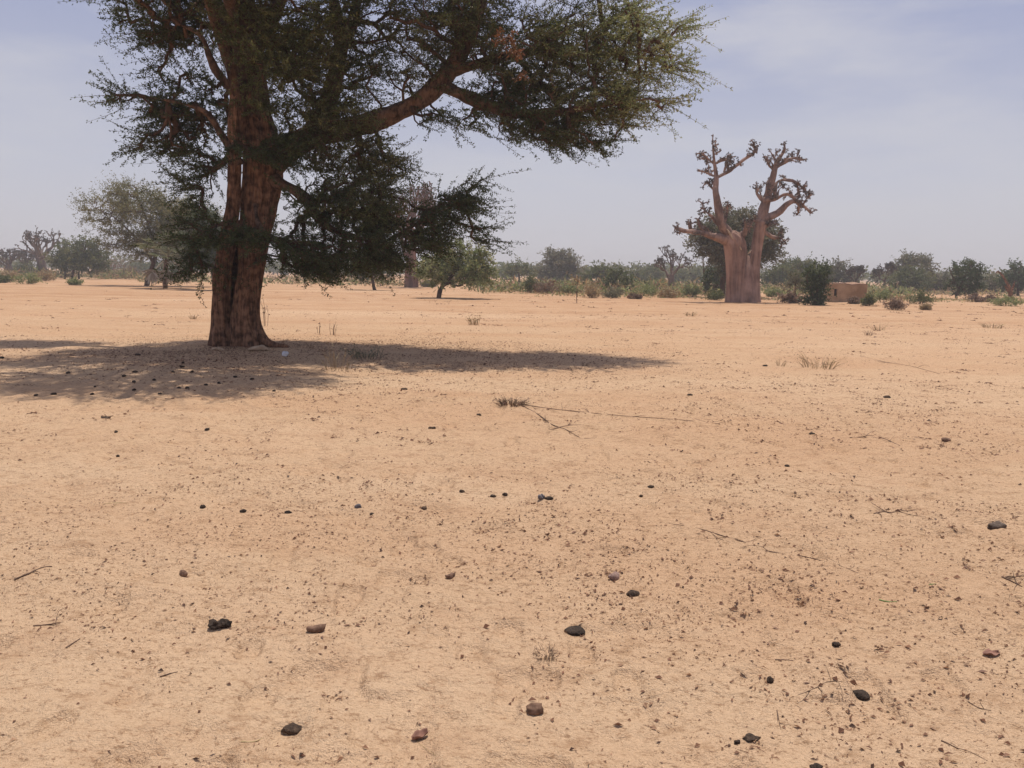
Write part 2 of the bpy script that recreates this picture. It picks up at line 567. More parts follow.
def px_tree(name, label, cat, base, d, stems, clumps, pal, group=None, dens=10, ll=None, twig=None, seed=1,
            ntw=3, ntuft=5, nleaf=3, bark=None, droop=0.05, spread=0.8, alpha=0.35, thin=1.0):
    """tree at depth d: stems are lists of (px, py, radius px); clumps are (px, py, rx, ry[, depth shift])"""
    rg = np.random.default_rng(seed)
    s = d / F
    if d > 90 and pal == 'dark': pal = 'olive'
    ll = ll or 2.3 * s; twig = twig or 7 * s
    root = empty(name, base)
    tag(root, label, cat, group)
    bark = bark or M_TWIG
    tr = MB(); sk = []; skr = []
    for st in stems:
        pts = []
        for i, q in enumerate(st):
            p = np.array(P(q[0], q[1], d + (q[3] if len(q) > 3 else 0)))
            pts.append(p)
        if st is stems[0] or abs(pts[0][2] - base[2]) < 0.5:
            pts[0][2] = base[2] - 0.08
        rad = [q[2] * s for q in st]
        p, r = sweep(tr, pts, rad, k=8, sub=3, bump=rad[0] * 0.25, bscale=1.5 / max(rad[0], 0.05))
        k0 = max(1, int(len(p) * 0.35))
        sk.append(p[k0:]); skr.append(r[k0:])
    sk = np.vstack(sk); skr = np.concatenate(skr)
    cl = [px_clump(c[0], c[1], d + (c[4] if len(c) > 4 else 0), c[2], c[3]) for c in clumps]
    att, ci = in_ellipsoids(cl, dens * 1.5, rg)
    g = ground_h(att[:, 0], att[:, 1])
    att[:, 2] = np.maximum(att[:, 2], g + 0.12)
    pts, par, order = grow(sk, skr, att, alpha)
    n0 = len(sk)
    branch_mesh(tr, pts, par, order, n0, skr, 0.18 * s * thin, 0.16 * s * thin, rg, k=3)
    tr.build('trunk', bark, root, base)
    out = unit(att - pts[par[n0:]] + np.array([0, 0, 0.02]))
    lf = MB()
    base_t = rg.integers(0, 3, len(att))
    def tint_of(i, n): return tints(pal, n, rg, np.where(rg.uniform(size=n) < 0.7, base_t[i], rg.integers(0, 3, n)))
    sprays(lf, None, att, out, rg, ntw, twig, ntuft, nleaf, ll, ll * 0.5, tint_of, droop, spread)
    lf.build('crown', M_LEAF, root, base, smooth=False)
    return root

# ---- the large shade tree -------------------------------------------------------------
def big_tree():
    rg = np.random.default_rng(12)
    D0 = 16.0
    S = D0 / F
    base = G(238, 347)
    root = empty('acacia_tree', base)
    tag(root, 'large spreading shade tree with a thick split brown trunk casting the wide dark shadow', 'tree')
    def pp(l): return [np.array(P(a, b, D0 + c)) for a, b, c, r in l], [r * S for a, b, c, r in l]
    tr = MB()
    def flare(ph, lob, amt):
        def f(th, s, p):
            z = max(p[2] - base.z, 0)
            fl = math.exp(-z / 0.34)
            return 1 + fl * amt * (0.45 + 0.55 * np.cos(th * lob + ph)) + 0.06 * np.cos(th * 5 + ph * 2 + z * 0.5) + 0.05 * np.cos(th * 9 + ph + z * .3) + 0.03 * np.cos(th * 17 + ph * 3 - z * .8) + 0.02 * np.cos(th * 29 + ph + z)
        return f
    def below(pts):
        pts[0][2] = base.z - 0.15
        return pts
    # two stems grown together
    L = [(222.5, 352, -0.12, 11.5), (222.5, 335, -0.12, 10.2), (221.5, 318, -0.1, 8.8), (221, 298, -0.1, 7.8), (222, 272, -0.12, 7.6), (226, 247, -0.15, 7.8), (232, 215, -0.3, 6.4), (234.5, 180, -0.42, 5.4), (235, 150, -0.5, 5.2), (236, 120, -0.5, 5.8), (237, 95, -0.4, 6.0)]
    a, r = pp(L); sweep(tr, below(a), r, 110, 20, flare(0.6, 4, 0.30), 0.025, 3.2, ridge=.028)
    L = [(248, 352, -.05, 15), (247, 335, -0.06, 13.6), (246.5, 318, -0.06, 12.2), (248, 298, -0.05, 11.4), (251.5, 272, -0.02, 11.6), (253.5, 247, 0.03, 13.4), (258, 212, 0.05, 16), (262, 178, 0.05, 17.5), (262, 145, 0.05, 17), (255, 118, 0.1, 16)]
    a, r = pp(L); sweep(tr, below(a), r, 130, 20, flare(2.2, 5, 0.42), 0.03, 2.8, ridge=.034)
    # the wood behind the cleft: two flanks and a back wall
    for L, kk in (([(223, 352, 0.30, 10), (222, 318, 0.34, 8.5), (221, 298, 0.34, 7.6), (222, 272, 0.3, 7.4), (227, 247, 0.2, 8), (233, 225, 0.0, 7)], 40),
                  ([(249, 352, 0.34, 14), (249, 318, 0.36, 10.5), (250, 298, 0.36, 9.6), (252, 272, 0.3, 10.4), (254, 247, 0.2, 12), (257, 225, 0.1, 12)], 48),
                  ([(237, 352, 0.62, 14), (236, 318, 0.72, 12), (236, 298, 0.78, 12), (238, 272, 0.74, 12), (242, 250, 0.5, 10), (248, 225, 0.2, 10)], 48)):
        a, r = pp(L); sweep(tr, below(a), r, kk, 10, flare(0.2, 3, 0.35), 0.02, 3.0)
    # root spreading to the right
    L = [(256, 318, 0.0, 4), (260, 333, -0.08, 4.6), (266, 344, -0.14, 4.6), (276, 350, -0.16, 3.4), (288, 354, -0.1, 1.6)]
    a, r = pp(L)
    for q in (2, 3, 4): a[q][2] = base.z + (.10, .03, -.02)[q - 2]
    sweep(tr, a, r, 16, 6, None, 0.03, 5)
    tr.build('trunk', M_BARK, root, base)
    sk, skr = [], []
    def rr0(r): return max(r) * .12
    def limb(l, k=16, sub=6, keep=0.15, part=True):
        a, r = pp(l); m = MB(); k = int(k * 1.8); sub = 9
        p, rr = sweep(m, a, r, k, sub, lambda th, s, q: 1 + 0.06 * np.cos(3 * th + s * 6) + 0.04 * np.cos(5 * th), 0.05, 2.6, ridge=min(.018, rr0(r)), rscale=9)
        k0 = int(len(p) * keep)
        sk.append(p[k0:]); skr.append(rr[k0:])
        m.build('limb', M_LIMB_SHADED, root, base)
    limb([(257, 140, 0.1, 16), (250, 92, 0.1, 15.5), (245, 50, 0.2, 14), (239, 0, 0.3, 13), (232, -60, 0.5, 10), (238, -120, 0.8, 6), (245, -175, 1.0, 3)], 20)
    limb([(237, 102, -0.4, 6), (233, 72, -0.5, 6), (225, 46, -0.6, 5.5), (214, 14, -0.9, 5), (203, -30, -1.6, 4), (190, -75, -2.6, 3), (175, -110, -3.4, 2)])
    limb([(272, 166, 0.05, 11), (308, 140, 0.1, 10.5), (350, 128, 0.2, 9.3), (390, 115, 0.3, 8.8), (424, 97, 0.3, 8.8), (448, 72, 0.3, 9), (465, 45, 0.3, 8.5), (478, 8, 0.4, 7), (490, -50, 0.6, 5), (505, -105, 0.9, 2.5)], 18)
    limb([(446, 74, 0.3, 6), (485, 62, 0.2, 5), (530, 52, 0.0, 4), (580, 55, -0.2, 3), (630, 52, -0.4, 1.8), (665, 48, -0.5, 0.8)], 12)
    limb([(440, 85, 0.3, 6.5), (475, 100, 0.1, 5), (515, 113, -0.2, 4), (555, 112, -0.5, 2.6), (600, 105, -0.8, 1.5), (640, 100, -1.0, 0.7)], 12)
    limb([(312, 142, 0.1, 8), (330, 95, 0.4, 7.5), (341, 48, 0.7, 7), (335, 12, 0.9, 5), (328, -50, 1.2, 4), (322, -110, 1.5, 2)], 14)
    limb([(341, 50, 0.7, 5), (353, 22, 0.8, 5), (358, -15, 0.8, 4.5), (370, -70, 1.2, 3), (385, -115, 1.5, 1.5)], 12)
    limb([(272, 180, -0.1, 7), (302, 196, -0.3, 4.6), (322, 222, -0.3, 4), (350, 236, -0.2, 2.6), (385, 240, -0.1, 2.0), (415, 225, -0.1, 1.7), (450, 200, 0, 1.1), (475, 186, 0, 0.6)], 12)
    limb([(240, 165, -0.5, 4), (222, 135, -0.6, 3.2), (205, 112, -0.7, 2.4), (175, 102, -0.7, 1.4), (140, 96, -0.7, 0.6)], 10)
    limb([(232, 88, -0.4, 3.4), (217, 72, -0.5, 3), (209, 56, -0.5, 2.7), (200, 35, -0.4, 2), (170, 20, -0.2, 1.2)], 10)
    limb([(240, 228, -0.5, 3), (222, 224, -0.8, 2.4), (204, 232, -0.9, 1.5), (192, 248, -0.9, 0.7)], 8)
    limb([(256, 205, -0.6, 3), (258, 222, -1.0, 2), (268, 234, -1.2, 1.2), (285, 240, -1.2, 0.6)], 8)
    # front and back crown limbs, above the frame
    limb([(246, 55, 0.0, 9), (238, 20, -1.0, 8), (225, -10, -2.4, 6.5), (210, -40, -3.9, 5), (195, -70, -5.2, 3)], 12)
    limb([(246, 40, 0.2, 8), (215, 5, 0.9, 7), (165, -25, 1.6, 5.5), (110, -50, 2.0, 4), (50, -70, 2.3, 2)], 12)
    limb([(250, 60, 0.3, 8), (275, 10, 1.4, 7), (295, -30, 2.6, 5), (310, -65, 3.8, 3)], 12)
    # exposed pale root toes at the foot
    for l, rr_ in ((((213, 349.5), (218, 350.6), (223, 350.2)), 1.6), (((249, 350.4), (256, 351.2), (263, 351), (269, 350.2)), 2.5)):
        m = MB()
        a = np.array([np.array(G(*q)) for q in l]); a[:, 2] += rr_ * S * np.array([.3] + [1.25] * (len(l) - 2) + [.0])
        sweep(m, a, [rr_ * S * .5] + [rr_ * S] * (len(l) - 2) + [rr_ * S * .45], 14, 6, lambda th, u, q: 1 + .12 * np.cos(3 * th + u * 7), 0.03, 8, ridge=.012)
        m.build('root', M_ROOT, root, base)
    sk = np.vstack(sk); skr = np.concatenate(skr)
    C = []
    def c(px, py, dd, rx, ry, rd, w=None, pal='dark'):
        q = px_clump(px, py, D0 + dd, rx, ry, rd, w)
        C.append((q, pal))
    # left side
    c(192, 20, 0.3, 38, 26, 1.2); c(170, 35, 0.2, 25, 16, .6); c(140, 26, 0.2, 26, 7, .4, 1.2); c(128, 4, 0, 26, 5, .5, 1.0); c(170, -20, -.6, 55, 26, 1.4)
    c(196, 112, 0, 34, 26, .8); c(165, 108, 0, 22, 11, .4, 2.2); c(125, 98, 0, 22, 6, .3, 1.0); c(172, 143, -.2, 34, 13, .5, 3.2); c(208, 162, -.3, 22, 17, .5, 2.6)
    c(140, 148, 0, 10, 4, .3, .5); c(203, 188, -.4, 20, 8, .4, 1.0); c(163, 70, 0.2, 8, 22, .3, .9); c(190, 74, .1, 10, 12, .3, .5); c(215, 90, -.4, 14, 18, .4, 1.4)
    # in front of and around the stems
    c(250, 25, -1.3, 36, 28, .7, None, 'olive'); c(270, 62, -1.4, 32, 26, .6, None, 'olive'); c(300, 38, -.7, 36, 36, 1.1, None, 'olive')
    c(258, 100, -1.3, 20, 14, .3, 1.6, 'olive'); c(250, 150, -1.1, 24, 10, .3, 2.0); c(290, 148, -.9, 34, 22, .5, 6); c(322, 112, -.6, 38, 32, .9, 11, 'olive')
    c(242, 236, -1.4, 38, 9, .3, 2.6); c(204, 240, -.9, 20, 26, .5, 3.2); c(280, 242, -1.2, 24, 12, .4, 2.2); c(205, 215, -.8, 22, 16, .4, 2.0); c(198, 268, -.9, 14, 10, .4, 1.0)
    c(345, 155, 0, 46, 28, .9, 12, 'olive'); c(312, 205, -.5, 36, 26, .8, 7.5); c(348, 205, -.2, 42, 30, .9, 9.5, 'olive'); c(335, 243, -.4, 52, 22, .8, 9.5); c(300, 258, -.4, 34, 14, .6, 4.5); c(350, 262, -.2, 36, 12, .6, 3.5, 'olive'); c(290, 250, -.4, 26, 16, .5, 3.0); c(320, 268, -.4, 40, 10, .6, 2.6)
    c(375, 200, -.2, 28, 26, .7, 4.6, 'olive'); c(385, 238, -.2, 30, 22, .6, 4.4); c(380, 170, .2, 26, 10, .5, 1.6); c(372, 258, .1, 24, 14, .5, 2.4)
    c(360, 78, .3, 30, 26, .9, 4.5); c(395, 25, .2, 46, 26, 1.2, 8, 'olive'); c(345, 20, .4, 40, 26, 1.2, 6); c(430, 20, .2, 36, 30, 1.2, 7, 'olive'); c(405, 82, .2, 30, 12, .6, 1.5, 'olive'); c(430, 58, .2, 18, 20, .6, 1.6)
    c(430, 118, .2, 30, 10, .5, 1.2)
    # drooping outer sprays over the middle
    c(428, 222, 0, 28, 22, .5, 4.5); c(455, 202, 0, 24, 14, .4, 2.6); c(474, 184, 0, 12, 6, .3, .8); c(462, 226, 0, 22, 11, .4, 1.8); c(420, 246, 0, 26, 12, .5, 2.2); c(476, 240, 0, 12, 5, .3, .5); c(470, 208, 0, 16, 8, .3, .8)
    # right crown
    c(470, 30, .2, 36, 36, 1.0, 9, 'olive'); c(512, 58, 0, 42, 38, 1.3, 12, 'olive'); c(560, 55, -.1, 52, 44, 1.6, 15, 'olive'); c(606, 48, -.2, 46, 38, 1.4, 10, 'light'); c(644, 62, -.3, 26, 28, .9, 4.5, 'light')
    c(500, 100, 0, 40, 24, 1.0, 8); c(530, 128, -.2, 42, 18, .9, 7); c(560, 138, -.3, 30, 14, .7, 3.5); c(580, 108, -.3, 46, 26, 1.1, 10, 'olive'); c(622, 104, -.5, 34, 22, .9, 6, 'light'); c(655, 100, -.5, 16, 12, .5, 1.0, 'light')
    c(474, 118, 0, 26, 12, .5, 1.8); c(600, 140, -.4, 22, 8, .4, .9); c(676, 66, -.4, 12, 8, .4, .5, 'light'); c(672, 30, -.3, 16, 8, .4, .7, 'light'); c(625, 12, -.1, 40, 16, 1.0, 4, 'light')
    # upper crown, out of the picture but throwing the shadow
    c(560, -40, .3, 80, 28, 1.6, 10); c(470, -50, .4, 70, 40, 1.8, 11); c(330, -60, .6, 90, 45, 2.2, 18); c(250, -130, .8, 100, 40, 2.4, 14); c(400, -110, 1.2, 90, 30, 2.0, 10)
    c(150, -75, -1.2, 110, 24, 1.0, 9); c(60, -80, -2.8, 60, 22, 1.2, 8); c(225, -62, -3.4, 115, 26, 1.7, 38); c(150, -90, -3.4, 70, 22, 1.5, 14); c(330, -80, -2.6, 60, 24, 1.2, 14); c(305, -80, -3.6, 75, 22, 1.2, 14); c(60, -75, 2.2, 105, 24, .9, 20); c(310, -70, 3.0, 70, 26, .9, 14); c(420, -70, 2.2, 60, 24, .9, 5)
    cl = [q for q, _ in C]; pals = [p for _, p in C]
    att, ci = in_ellipsoids(cl, 17.5, rg)
    nz = np.array([mnoise.noise(Vector(q * 1.9)) + .6 * mnoise.noise(Vector(q * 4.3)) for q in att])
    kp = (nz > -.10) | (att[:, 2] > 8.5)
    att, ci = att[kp], ci[kp]
    pts, par, order = grow(sk, skr, att, 0.30)
    n0 = len(sk)
    br = MB()
    rad, cnt = branch_mesh(br, pts, par, order, n0, skr, 0.006, 0.0085, rg, 0.10, 5)
    out = unit(att - pts[par[n0:]])
    # sprays fan away from the trunk
    away = att - np.array([base.x, base.y, base.z + 4.2]); away[:, 2] *= 0.35
    out = unit(out * 0.6 + unit(away) * 0.9)
    out[:, 2] = np.maximum(out[:, 2] * 0.45, -.22)
    out = unit(out)
    lf = MB()
    pal_arr = np.array([{'dark': 0, 'olive': 1, 'light': 2}[p] for p in pals])[ci]
    names = ['dark', 'olive', 'light']
    bt = rg.integers(0, 3, len(att))
    def tint_of(i, n):
        cc = np.where(rg.uniform(size=n) < 0.65, bt[i], rg.integers(0, 3, n))
        res = np.zeros((n, 3))
        for k in range(3):
            m = pal_arr[i] == k
            if m.any(): res[m] = tints(names[k], int(m.sum()), rg, cc[m])
        return res
    seen = att[:, 2] < 7.6
    sprays(lf, br, att[seen], out[seen], rg, 2, 0.66, 13, 4, 0.056, 0.021, lambda i, n: tint_of(np.where(seen)[0][i], n), 0.03, 0.5, 0.0055, -.30)
    hi = ~seen
    sprays(lf, br, att[hi], out[hi], rg, 4, 0.6, 7, 2, 0.14, 0.06, lambda i, n: tint_of(np.where(hi)[0][i], n), 0.1, 0.6, 0.007)
    # withered rusty sprays hanging in the green
    w = [px_clump(506, 38, D0 - 1.75, 14, 8, .25, 1), px_clump(516, 50, D0 - 1.75, 5, 6, .2, .6), px_clump(522, 74, D0 - 1.7, 5, 4, .2, .4)]
    wa, wi = in_ellipsoids(w, 16, rg)
    dr = MB()
    sprays(dr, None, wa, unit(rg.normal(size=wa.shape) + np.array([0, 0, -.4])), rg, 1, 0.16, 4, 3, 0.075, 0.03, lambda i, n: tints('rust', n, rg), 0.3, 0.7)
    br.build('branches', M_TWIG, root, base)
    lf.build('crown', M_LEAF, root, base, smooth=False)
    o = dr.build('withered_foliage', M_DRY, root, base, smooth=False)
    o['label'] = 'rusty withered sprays hanging in the green crown'
    print('big tree leaves', lf.n // 4, 'attractors', len(att))
big_tree()

# ---- leafless baobabs -----------------------------------------------------------------
BUDS = [(0.045, 0.040, 0.036), (0.065, 0.054, 0.045), (0.060, 0.060, 0.042)]
def knobs(mb, lf, tips, dirs, rg, s, size=4.2, n=7):
    """bristly ends: short stubs with shrivelled leaves"""
    B = np.repeat(tips, n, 0)
    D = unit(np.repeat(dirs, n, 0) * 0.7 + rg.normal(size=B.shape) * 0.8)
    L = size * s * rg.uniform(0.4, 1.1, (len(B), 1))
    B = B + rg.normal(size=B.shape) * s * 0.8
    r = np.full(len(B), 0.42 * s)
    frusta(mb, B, B + D * L, r, r * 0.6, 4)
    m = 5
    b2 = np.repeat(B + D * L * 0.8, m, 0)
    t = np.array(BUDS)[rg.integers(0, 3, len(b2))] * rg.uniform(0.8, 1.2, (len(b2), 1))
    leaf_quads(lf, b2, rg.normal(size=b2.shape), 1.4 * s * rg.uniform(0.6, 1.2, len(b2)), 0.7 * s, t, rg)

def great_baobab():
    rg = np.random.default_rng(5)
    D = 50.0; s = D / F
    base = G(743, 302); D = base.y; s = D / F
    root = empty('baobab_tree', base)
    tag(root, 'tall bare baobab with a fat fluted trunk forking into two knobbly arms', 'tree')
    def flute(ph, amt):
        def f(th, u, p):
            z = p[2] - base.z
            return 1 + amt * (2 * np.abs(np.cos(3 * th + ph)) ** .7 - 1.2) + 0.6 * amt * (2 * np.abs(np.cos(5.5 * th + ph * 2 + .04 * z)) - 1) + 0.10 * math.exp(-max(z, 0) / 0.5) * (1 + np.cos(5 * th + ph))
        return f
    tr = MB()
    def pp(l): return [np.array(P(q[0], q[1], D + (q[3] if len(q) > 3 else 0))) for q in l], [q[2] * s for q in l]
    def stem(l, k=28, f=None, bmp=0.10, low=True):
        a, r = pp(l)
        if low: a[0][2] = base.z - 0.25
        return sweep(tr, a, r, k, 6, f, bmp, 0.9)
    stem([(736.5, 304, 9.6, .1), (736.5, 285, 9.2, .1), (736.5, 265, 9.3, .05), (735.5, 250, 9.6, 0), (733, 241, 9.0, -.1), (729, 235, 7, -.1)], 64, flute(0.3, .085))
    stem([(746.5, 304, 8.4, -.22), (746.5, 288, 7.6, -.18), (747, 272, 6.4, -.1), (747.5, 262, 4.6, .05), (748, 257, 2.2, .15)], 48, flute(1.4, .08))
    stem([(753.5, 304, 7.6, 0), (753.5, 285, 6.6, 0), (754.5, 265, 5.8, 0), (756.6, 250, 5.1, 0), (758.5, 236, 5.0, 0), (761, 222, 5.1, 0)], 56, flute(2.0, .07))
    tr.build('trunk', M_BAOB, root, base)
    lim = MB(); bud = MB()
    T, Dr = [], []
    def br(l, knob_from=0.3, limbpart=False, every=2):
        dz = 0.0; o = []
        for i, q in enumerate(l):
            o.append((*q, dz)); dz += float(rg.normal() * 0.22)
        a, r = pp(o)
        m = MB() if limbpart else lim
        p, rr = sweep(m, a, r, 10, 4, lambda th, u, q: 1 + .08 * np.cos(3 * th + 5 * u), 0.07, 2.2, ridge=.02, rscale=5)
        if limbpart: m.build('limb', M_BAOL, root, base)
        d = unit(np.gradient(p, axis=0))
        T.append(p[-1]); Dr.append(d[-1])
        k0 = int(len(p) * knob_from)
        for i in range(max(k0, 1), len(p) - 1, every):
            if rg.uniform() < .8:
                side = unit(np.cross(d[i], rg.normal(size=3)) + np.array([0, 0, .5]))
                L = s * rg.uniform(1.2, 4.0)
                e = p[i] + side * L
                frusta(lim, p[i][None], e[None], np.array([rr[i] * .6]), np.array([.5 * s]), 5)
                T.append(e); Dr.append(side)
    br([(729, 238, 6.5), (727, 232, 5.6), (721, 222, 4.3), (717, 200, 3.8), (715.5, 190, 3.3), (716, 177, 2.4), (714, 161, 1.6), (713.4, 150, 1.2), (712.6, 142, .9)], .75, True)
    br([(761, 226, 5.1), (763, 215, 5.0), (767, 199, 4.2), (773, 176, 3.0), (775.5, 166, 2.4), (780.6, 156.6, 1.5), (785, 148, .9)], .8, True)
    br([(733, 243, 6), (724, 239, 5), (712, 236, 3.6), (700, 233, 2.6), (684, 231, 1.7), (675, 227.5, 1)], .45, True)
    br([(764, 219, 4.2), (777.5, 213, 2.9), (788.4, 203.4, 2.3), (794.7, 201, 1.9), (802.5, 205, 1.4), (811, 213, .9)], .6, True)
    br([(737, 243, 6), (741, 237, 4.4), (745, 232, 2.6), (746, 225, 1.2)], .7, True)
    for l in ([(716.5, 178, 2.0), (724, 174, 1.8), (730.6, 170, 1.6), (743, 160, 1.4), (754, 152.6, 1.2), (756.5, 149, 1), (753.5, 144, .9)],
              [(715, 164, 1.2), (721, 160.5, 1), (727.5, 159, .9), (731, 161, .7)],
              [(713.4, 163.6, 1.2), (706, 157, .9), (702, 153.5, .8)],
              [(714, 176, 1.2), (707, 173, 1), (702.5, 171.4, .8)],
              [(709, 173, .9), (708, 163, .8), (706.5, 158, .7)],
              [(713, 189, 1.2), (709, 184, .8), (707, 182, .7)],
              [(724, 172, 1.1), (726, 166, .9), (727, 164, .8)],
              [(719, 224, 2), (711, 216, 1.5), (704, 209.7, 1.2), (702.5, 204, .9)],
              [(708, 234, 1.6), (700, 226, 1.2), (697.8, 220, .9)],
              [(692, 232, 1.2), (690, 228, 1), (689, 224, .8)],
              [(774, 170, 1.7), (769, 165, 1.2), (767, 157, 1)],
              [(775, 167, 1.4), (775.5, 161, 1.1), (773, 156, .9)],
              [(776.5, 167, 1.8), (787, 160.5, 1.4), (794.7, 158, 1.1), (801, 160, .9)],
              [(765, 200, 3), (774, 199, 2), (787, 194, 1.5), (795, 199, 1.1)],
              [(774, 199, 2), (777, 183, 1.6), (784, 180, 1.4), (795, 181.5, 1.3), (804, 189, 1.1), (808, 193, .9)],
              [(777, 199, 1.4), (779, 190, 1), (783, 186, .8)],
              [(797, 201.5, 1.3), (799, 207, 1), (798, 213, .8)],
              [(803, 205, 1.1), (807, 198, 1), (809, 196, .8)],
              [(798, 183, 1), (798, 192, .9), (800, 196, .7)],
              [(763, 200, 1.6), (757, 194, 1.2), (756, 189, 1)],
              [(762, 222, 2.6), (752.5, 220.6, 2), (749, 229, 1.5), (745, 227, 1)],
              [(763, 231, 2.0), (772, 237, 1.6), (780, 238, 1.3), (785, 241, .9)],
              [(764, 228, 1.6), (769, 225, 1.2), (771, 223, .8)],
              [(724, 224, 1.5), (727, 212, 1.1), (727, 206, .8)],
              [(766, 200, 1.4), (767, 186, 1.2), (768, 181, .9)]):
        br(l)
    T2, D2 = [], []
    for t_, d_ in zip(T, Dr):
        for q in range(2):
            nd = unit(d_ * .5 + rg.normal(size=3) * .8 + np.array([0, 0, .25]))
            e = t_ + nd * s * rg.uniform(2.5, 5.5)
            frusta(lim, t_[None], e[None], np.array([.75 * s]), np.array([.5 * s]), 5)
            T2.append(e); D2.append(nd)
    knobs(lim, bud, np.array(T + T2), np.array(Dr + D2), rg, s, 2.2, 5)
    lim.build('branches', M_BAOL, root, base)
    bud.build('foliage', M_DRY, root, base, smooth=False)
    # torn pale bark strips in the fork
    for (x0, y0, x1, y1, w) in ((727, 229, 733, 239, .9), (739, 246, 741.5, 250, .8), (748, 254, 751.5, 250, .9)):
        m = MB()
        a, b = np.array(P(x0, y0, D - .62)), np.array(P(x1, y1, D - .62))
        sweep(m, [a, (a + b) / 2 + np.array([0, -.03, 0]), b], [w * s * .6, w * s, w * s * .6], 8, 3, None, .02, 4)
        m.build('bare_wood', M_ROOT, root, base)
great_baobab()

def bare_tree(name, label, px, py, hpx, wpx, rpx, seed, d=None, levels=4, lean=0.0, buds=True, group=None, mat=None):
    """small leafless tree, stubby forks"""
    rg = np.random.default_rng(seed)
    base = G(px, py) if d is None else Gd(px, d)
    d = base.y; s = d / F
    root = empty(name, base); tag(root, label, 'tree', group)
    mat = mat or M_BARE
    tr = MB(); lim = MB(); bud = MB(); T, Dr = [], []
    h = hpx * s
    top = np.array(base) + np.array([lean * h, 0, h * 0.42])
    b0 = np.array(base) - np.array([0, 0, .1])
    p, r = sweep(tr, [b0, (b0 + top) / 2 + np.array([lean * -.1 * h, 0, 0]), top], [rpx * s * 1.15, rpx * s, rpx * s * .75], 14, 5, lambda th, u, q: 1 + .07 * np.cos(5 * th + seed), rpx * s * .15, 1.2 / (rpx * s + .1))
    tr.build('trunk', mat, root, base)
    def rec(a, dirn, L, r_, lev):
        mid = a + dirn * L * .5 + rg.normal(size=3) * L * .07
        e = a + unit(dirn + np.array([0, 0, .18])) * L + rg.normal(size=3) * L * .05
        frusta(lim, np.array([a, mid]), np.array([mid, e]), np.array([r_, r_ * .85]), np.array([r_ * .85, r_ * .7]), 6)
        if lev == 0:
            T.append(e); Dr.append(dirn); return
        for _ in range(2 + (rg.uniform() < .6)):
            nd = unit(dirn + rg.normal(size=3) * .55 + np.array([0, 0, .22]))
            rec(e, nd, L * rg.uniform(.55, .85), max(r_ * .62, .3 * s), lev - 1)
    nb = 6
    for i in range(nb):
        ph = i / nb * 2 * math.pi + rg.uniform(-.4, .4)
        up = rg.uniform(.7, 1.8)
        dd = unit(np.array([math.cos(ph) * wpx / hpx * 1.7, math.sin(ph) * wpx / hpx * 1.4, up]))
        rec(p[-1 - (i % 4)], dd, h * .25, rpx * s * .36, levels - 1)
    knobs(lim, bud, np.array(T), np.array(Dr), rg, s, 1.7, 2)
    lim.build('branches', mat, root, base)
    if buds: bud.build('foliage', M_DRY, root, base, smooth=False)
    return root

BG = 'trees scattered across the plain beyond the clearing'
# left distance
bare_tree('baobab_tree', 'bare grey baobab rising over scrub left of the feathery acacia', 43, 278, 44, 26, 4.6, 31, d=118, group=BG)
bare_tree('baobab_tree', 'low bare baobab at the far left edge of the plain', 10, 277, 26, 22, 3.6, 32, d=125, group=BG)
bare_tree('baobab_tree', 'small bare baobab beside the taller grey one among left scrub', 27, 277, 25, 14, 2.6, 33, d=130, group=BG)
b = G(72, 279)
px_tree('acacia_tree', 'round dark green tree on several thin trunks behind a small green tuft', 'tree', b, b.y,
        [[(72, 279, 1.3), (73, 272, 1.1), (77, 262, .9), (84, 252, .5)], [(65, 279, .9), (65, 272, .8), (63, 262, .6), (60, 252, .4)], [(79, 279, 1.0), (79, 272, .9), (86, 264, .7), (98, 256, .4)]],
        [(80, 252, 24, 11), (70, 262, 18, 9), (95, 260, 18, 11), (60, 258, 9, 9), (84, 266, 22, 6), (88, 244, 14, 5)], 'dark', BG, 18, seed=41)
b = G(148, 286)
px_tree('acacia_tree', 'tall feathery olive acacia with a leaning trunk beside a fan palm', 'tree', b, b.y,
        [[(146.5, 286.5, 2.6), (149, 276, 2.3), (154, 262, 2.0), (158, 245, 1.6), (168, 225, 1.2), (176, 210, .6)], [(153, 262, 1.6), (143, 246, 1.2), (128, 230, .9), (112, 216, .5), (95, 208, .3)], [(156, 250, 1.4), (150, 230, 1.1), (143, 210, .8), (135, 195, .4)], [(165, 232, 1.1), (182, 222, .9), (200, 215, .5)]],
        [(126, 194, 26, 4), (112, 203, 30, 4), (150, 201, 26, 6), (172, 210, 24, 7), (193, 218, 24, 10), (135, 212, 38, 5), (108, 220, 24, 3.5), (160, 224, 34, 7), (188, 236, 26, 12), (118, 232, 26, 3.5), (120, 245, 22, 4), (145, 240, 26, 5), (170, 248, 22, 7), (128, 187, 14, 2.5), (205, 232, 14, 16), (88, 209, 10, 2), (146, 254, 20, 4), (188, 226, 26, 17), (166, 238, 26, 12), (198, 250, 18, 16), (178, 258, 18, 6)],
        'tan', BG, 36, ll=0.125, twig=1.0, seed=42, droop=-.25, spread=.36, ntw=3, ntuft=7, thin=.7)
px_tree('acacia_tree', 'dense dark tree right behind the big trunk, left of its base', 'tree', Gd(212, 60), 60,
        [[(214, 282, 2.2), (213, 268, 2), (209, 250, 1.5), (204, 232, .8)], [(213, 268, 1.4), (222, 250, 1), (228, 236, .5)]],
        [(206, 222, 18, 14), (204, 244, 22, 16), (216, 258, 20, 14), (226, 240, 16, 18), (200, 262, 14, 8)], 'dark', BG, 18, ll=.19, seed=43)

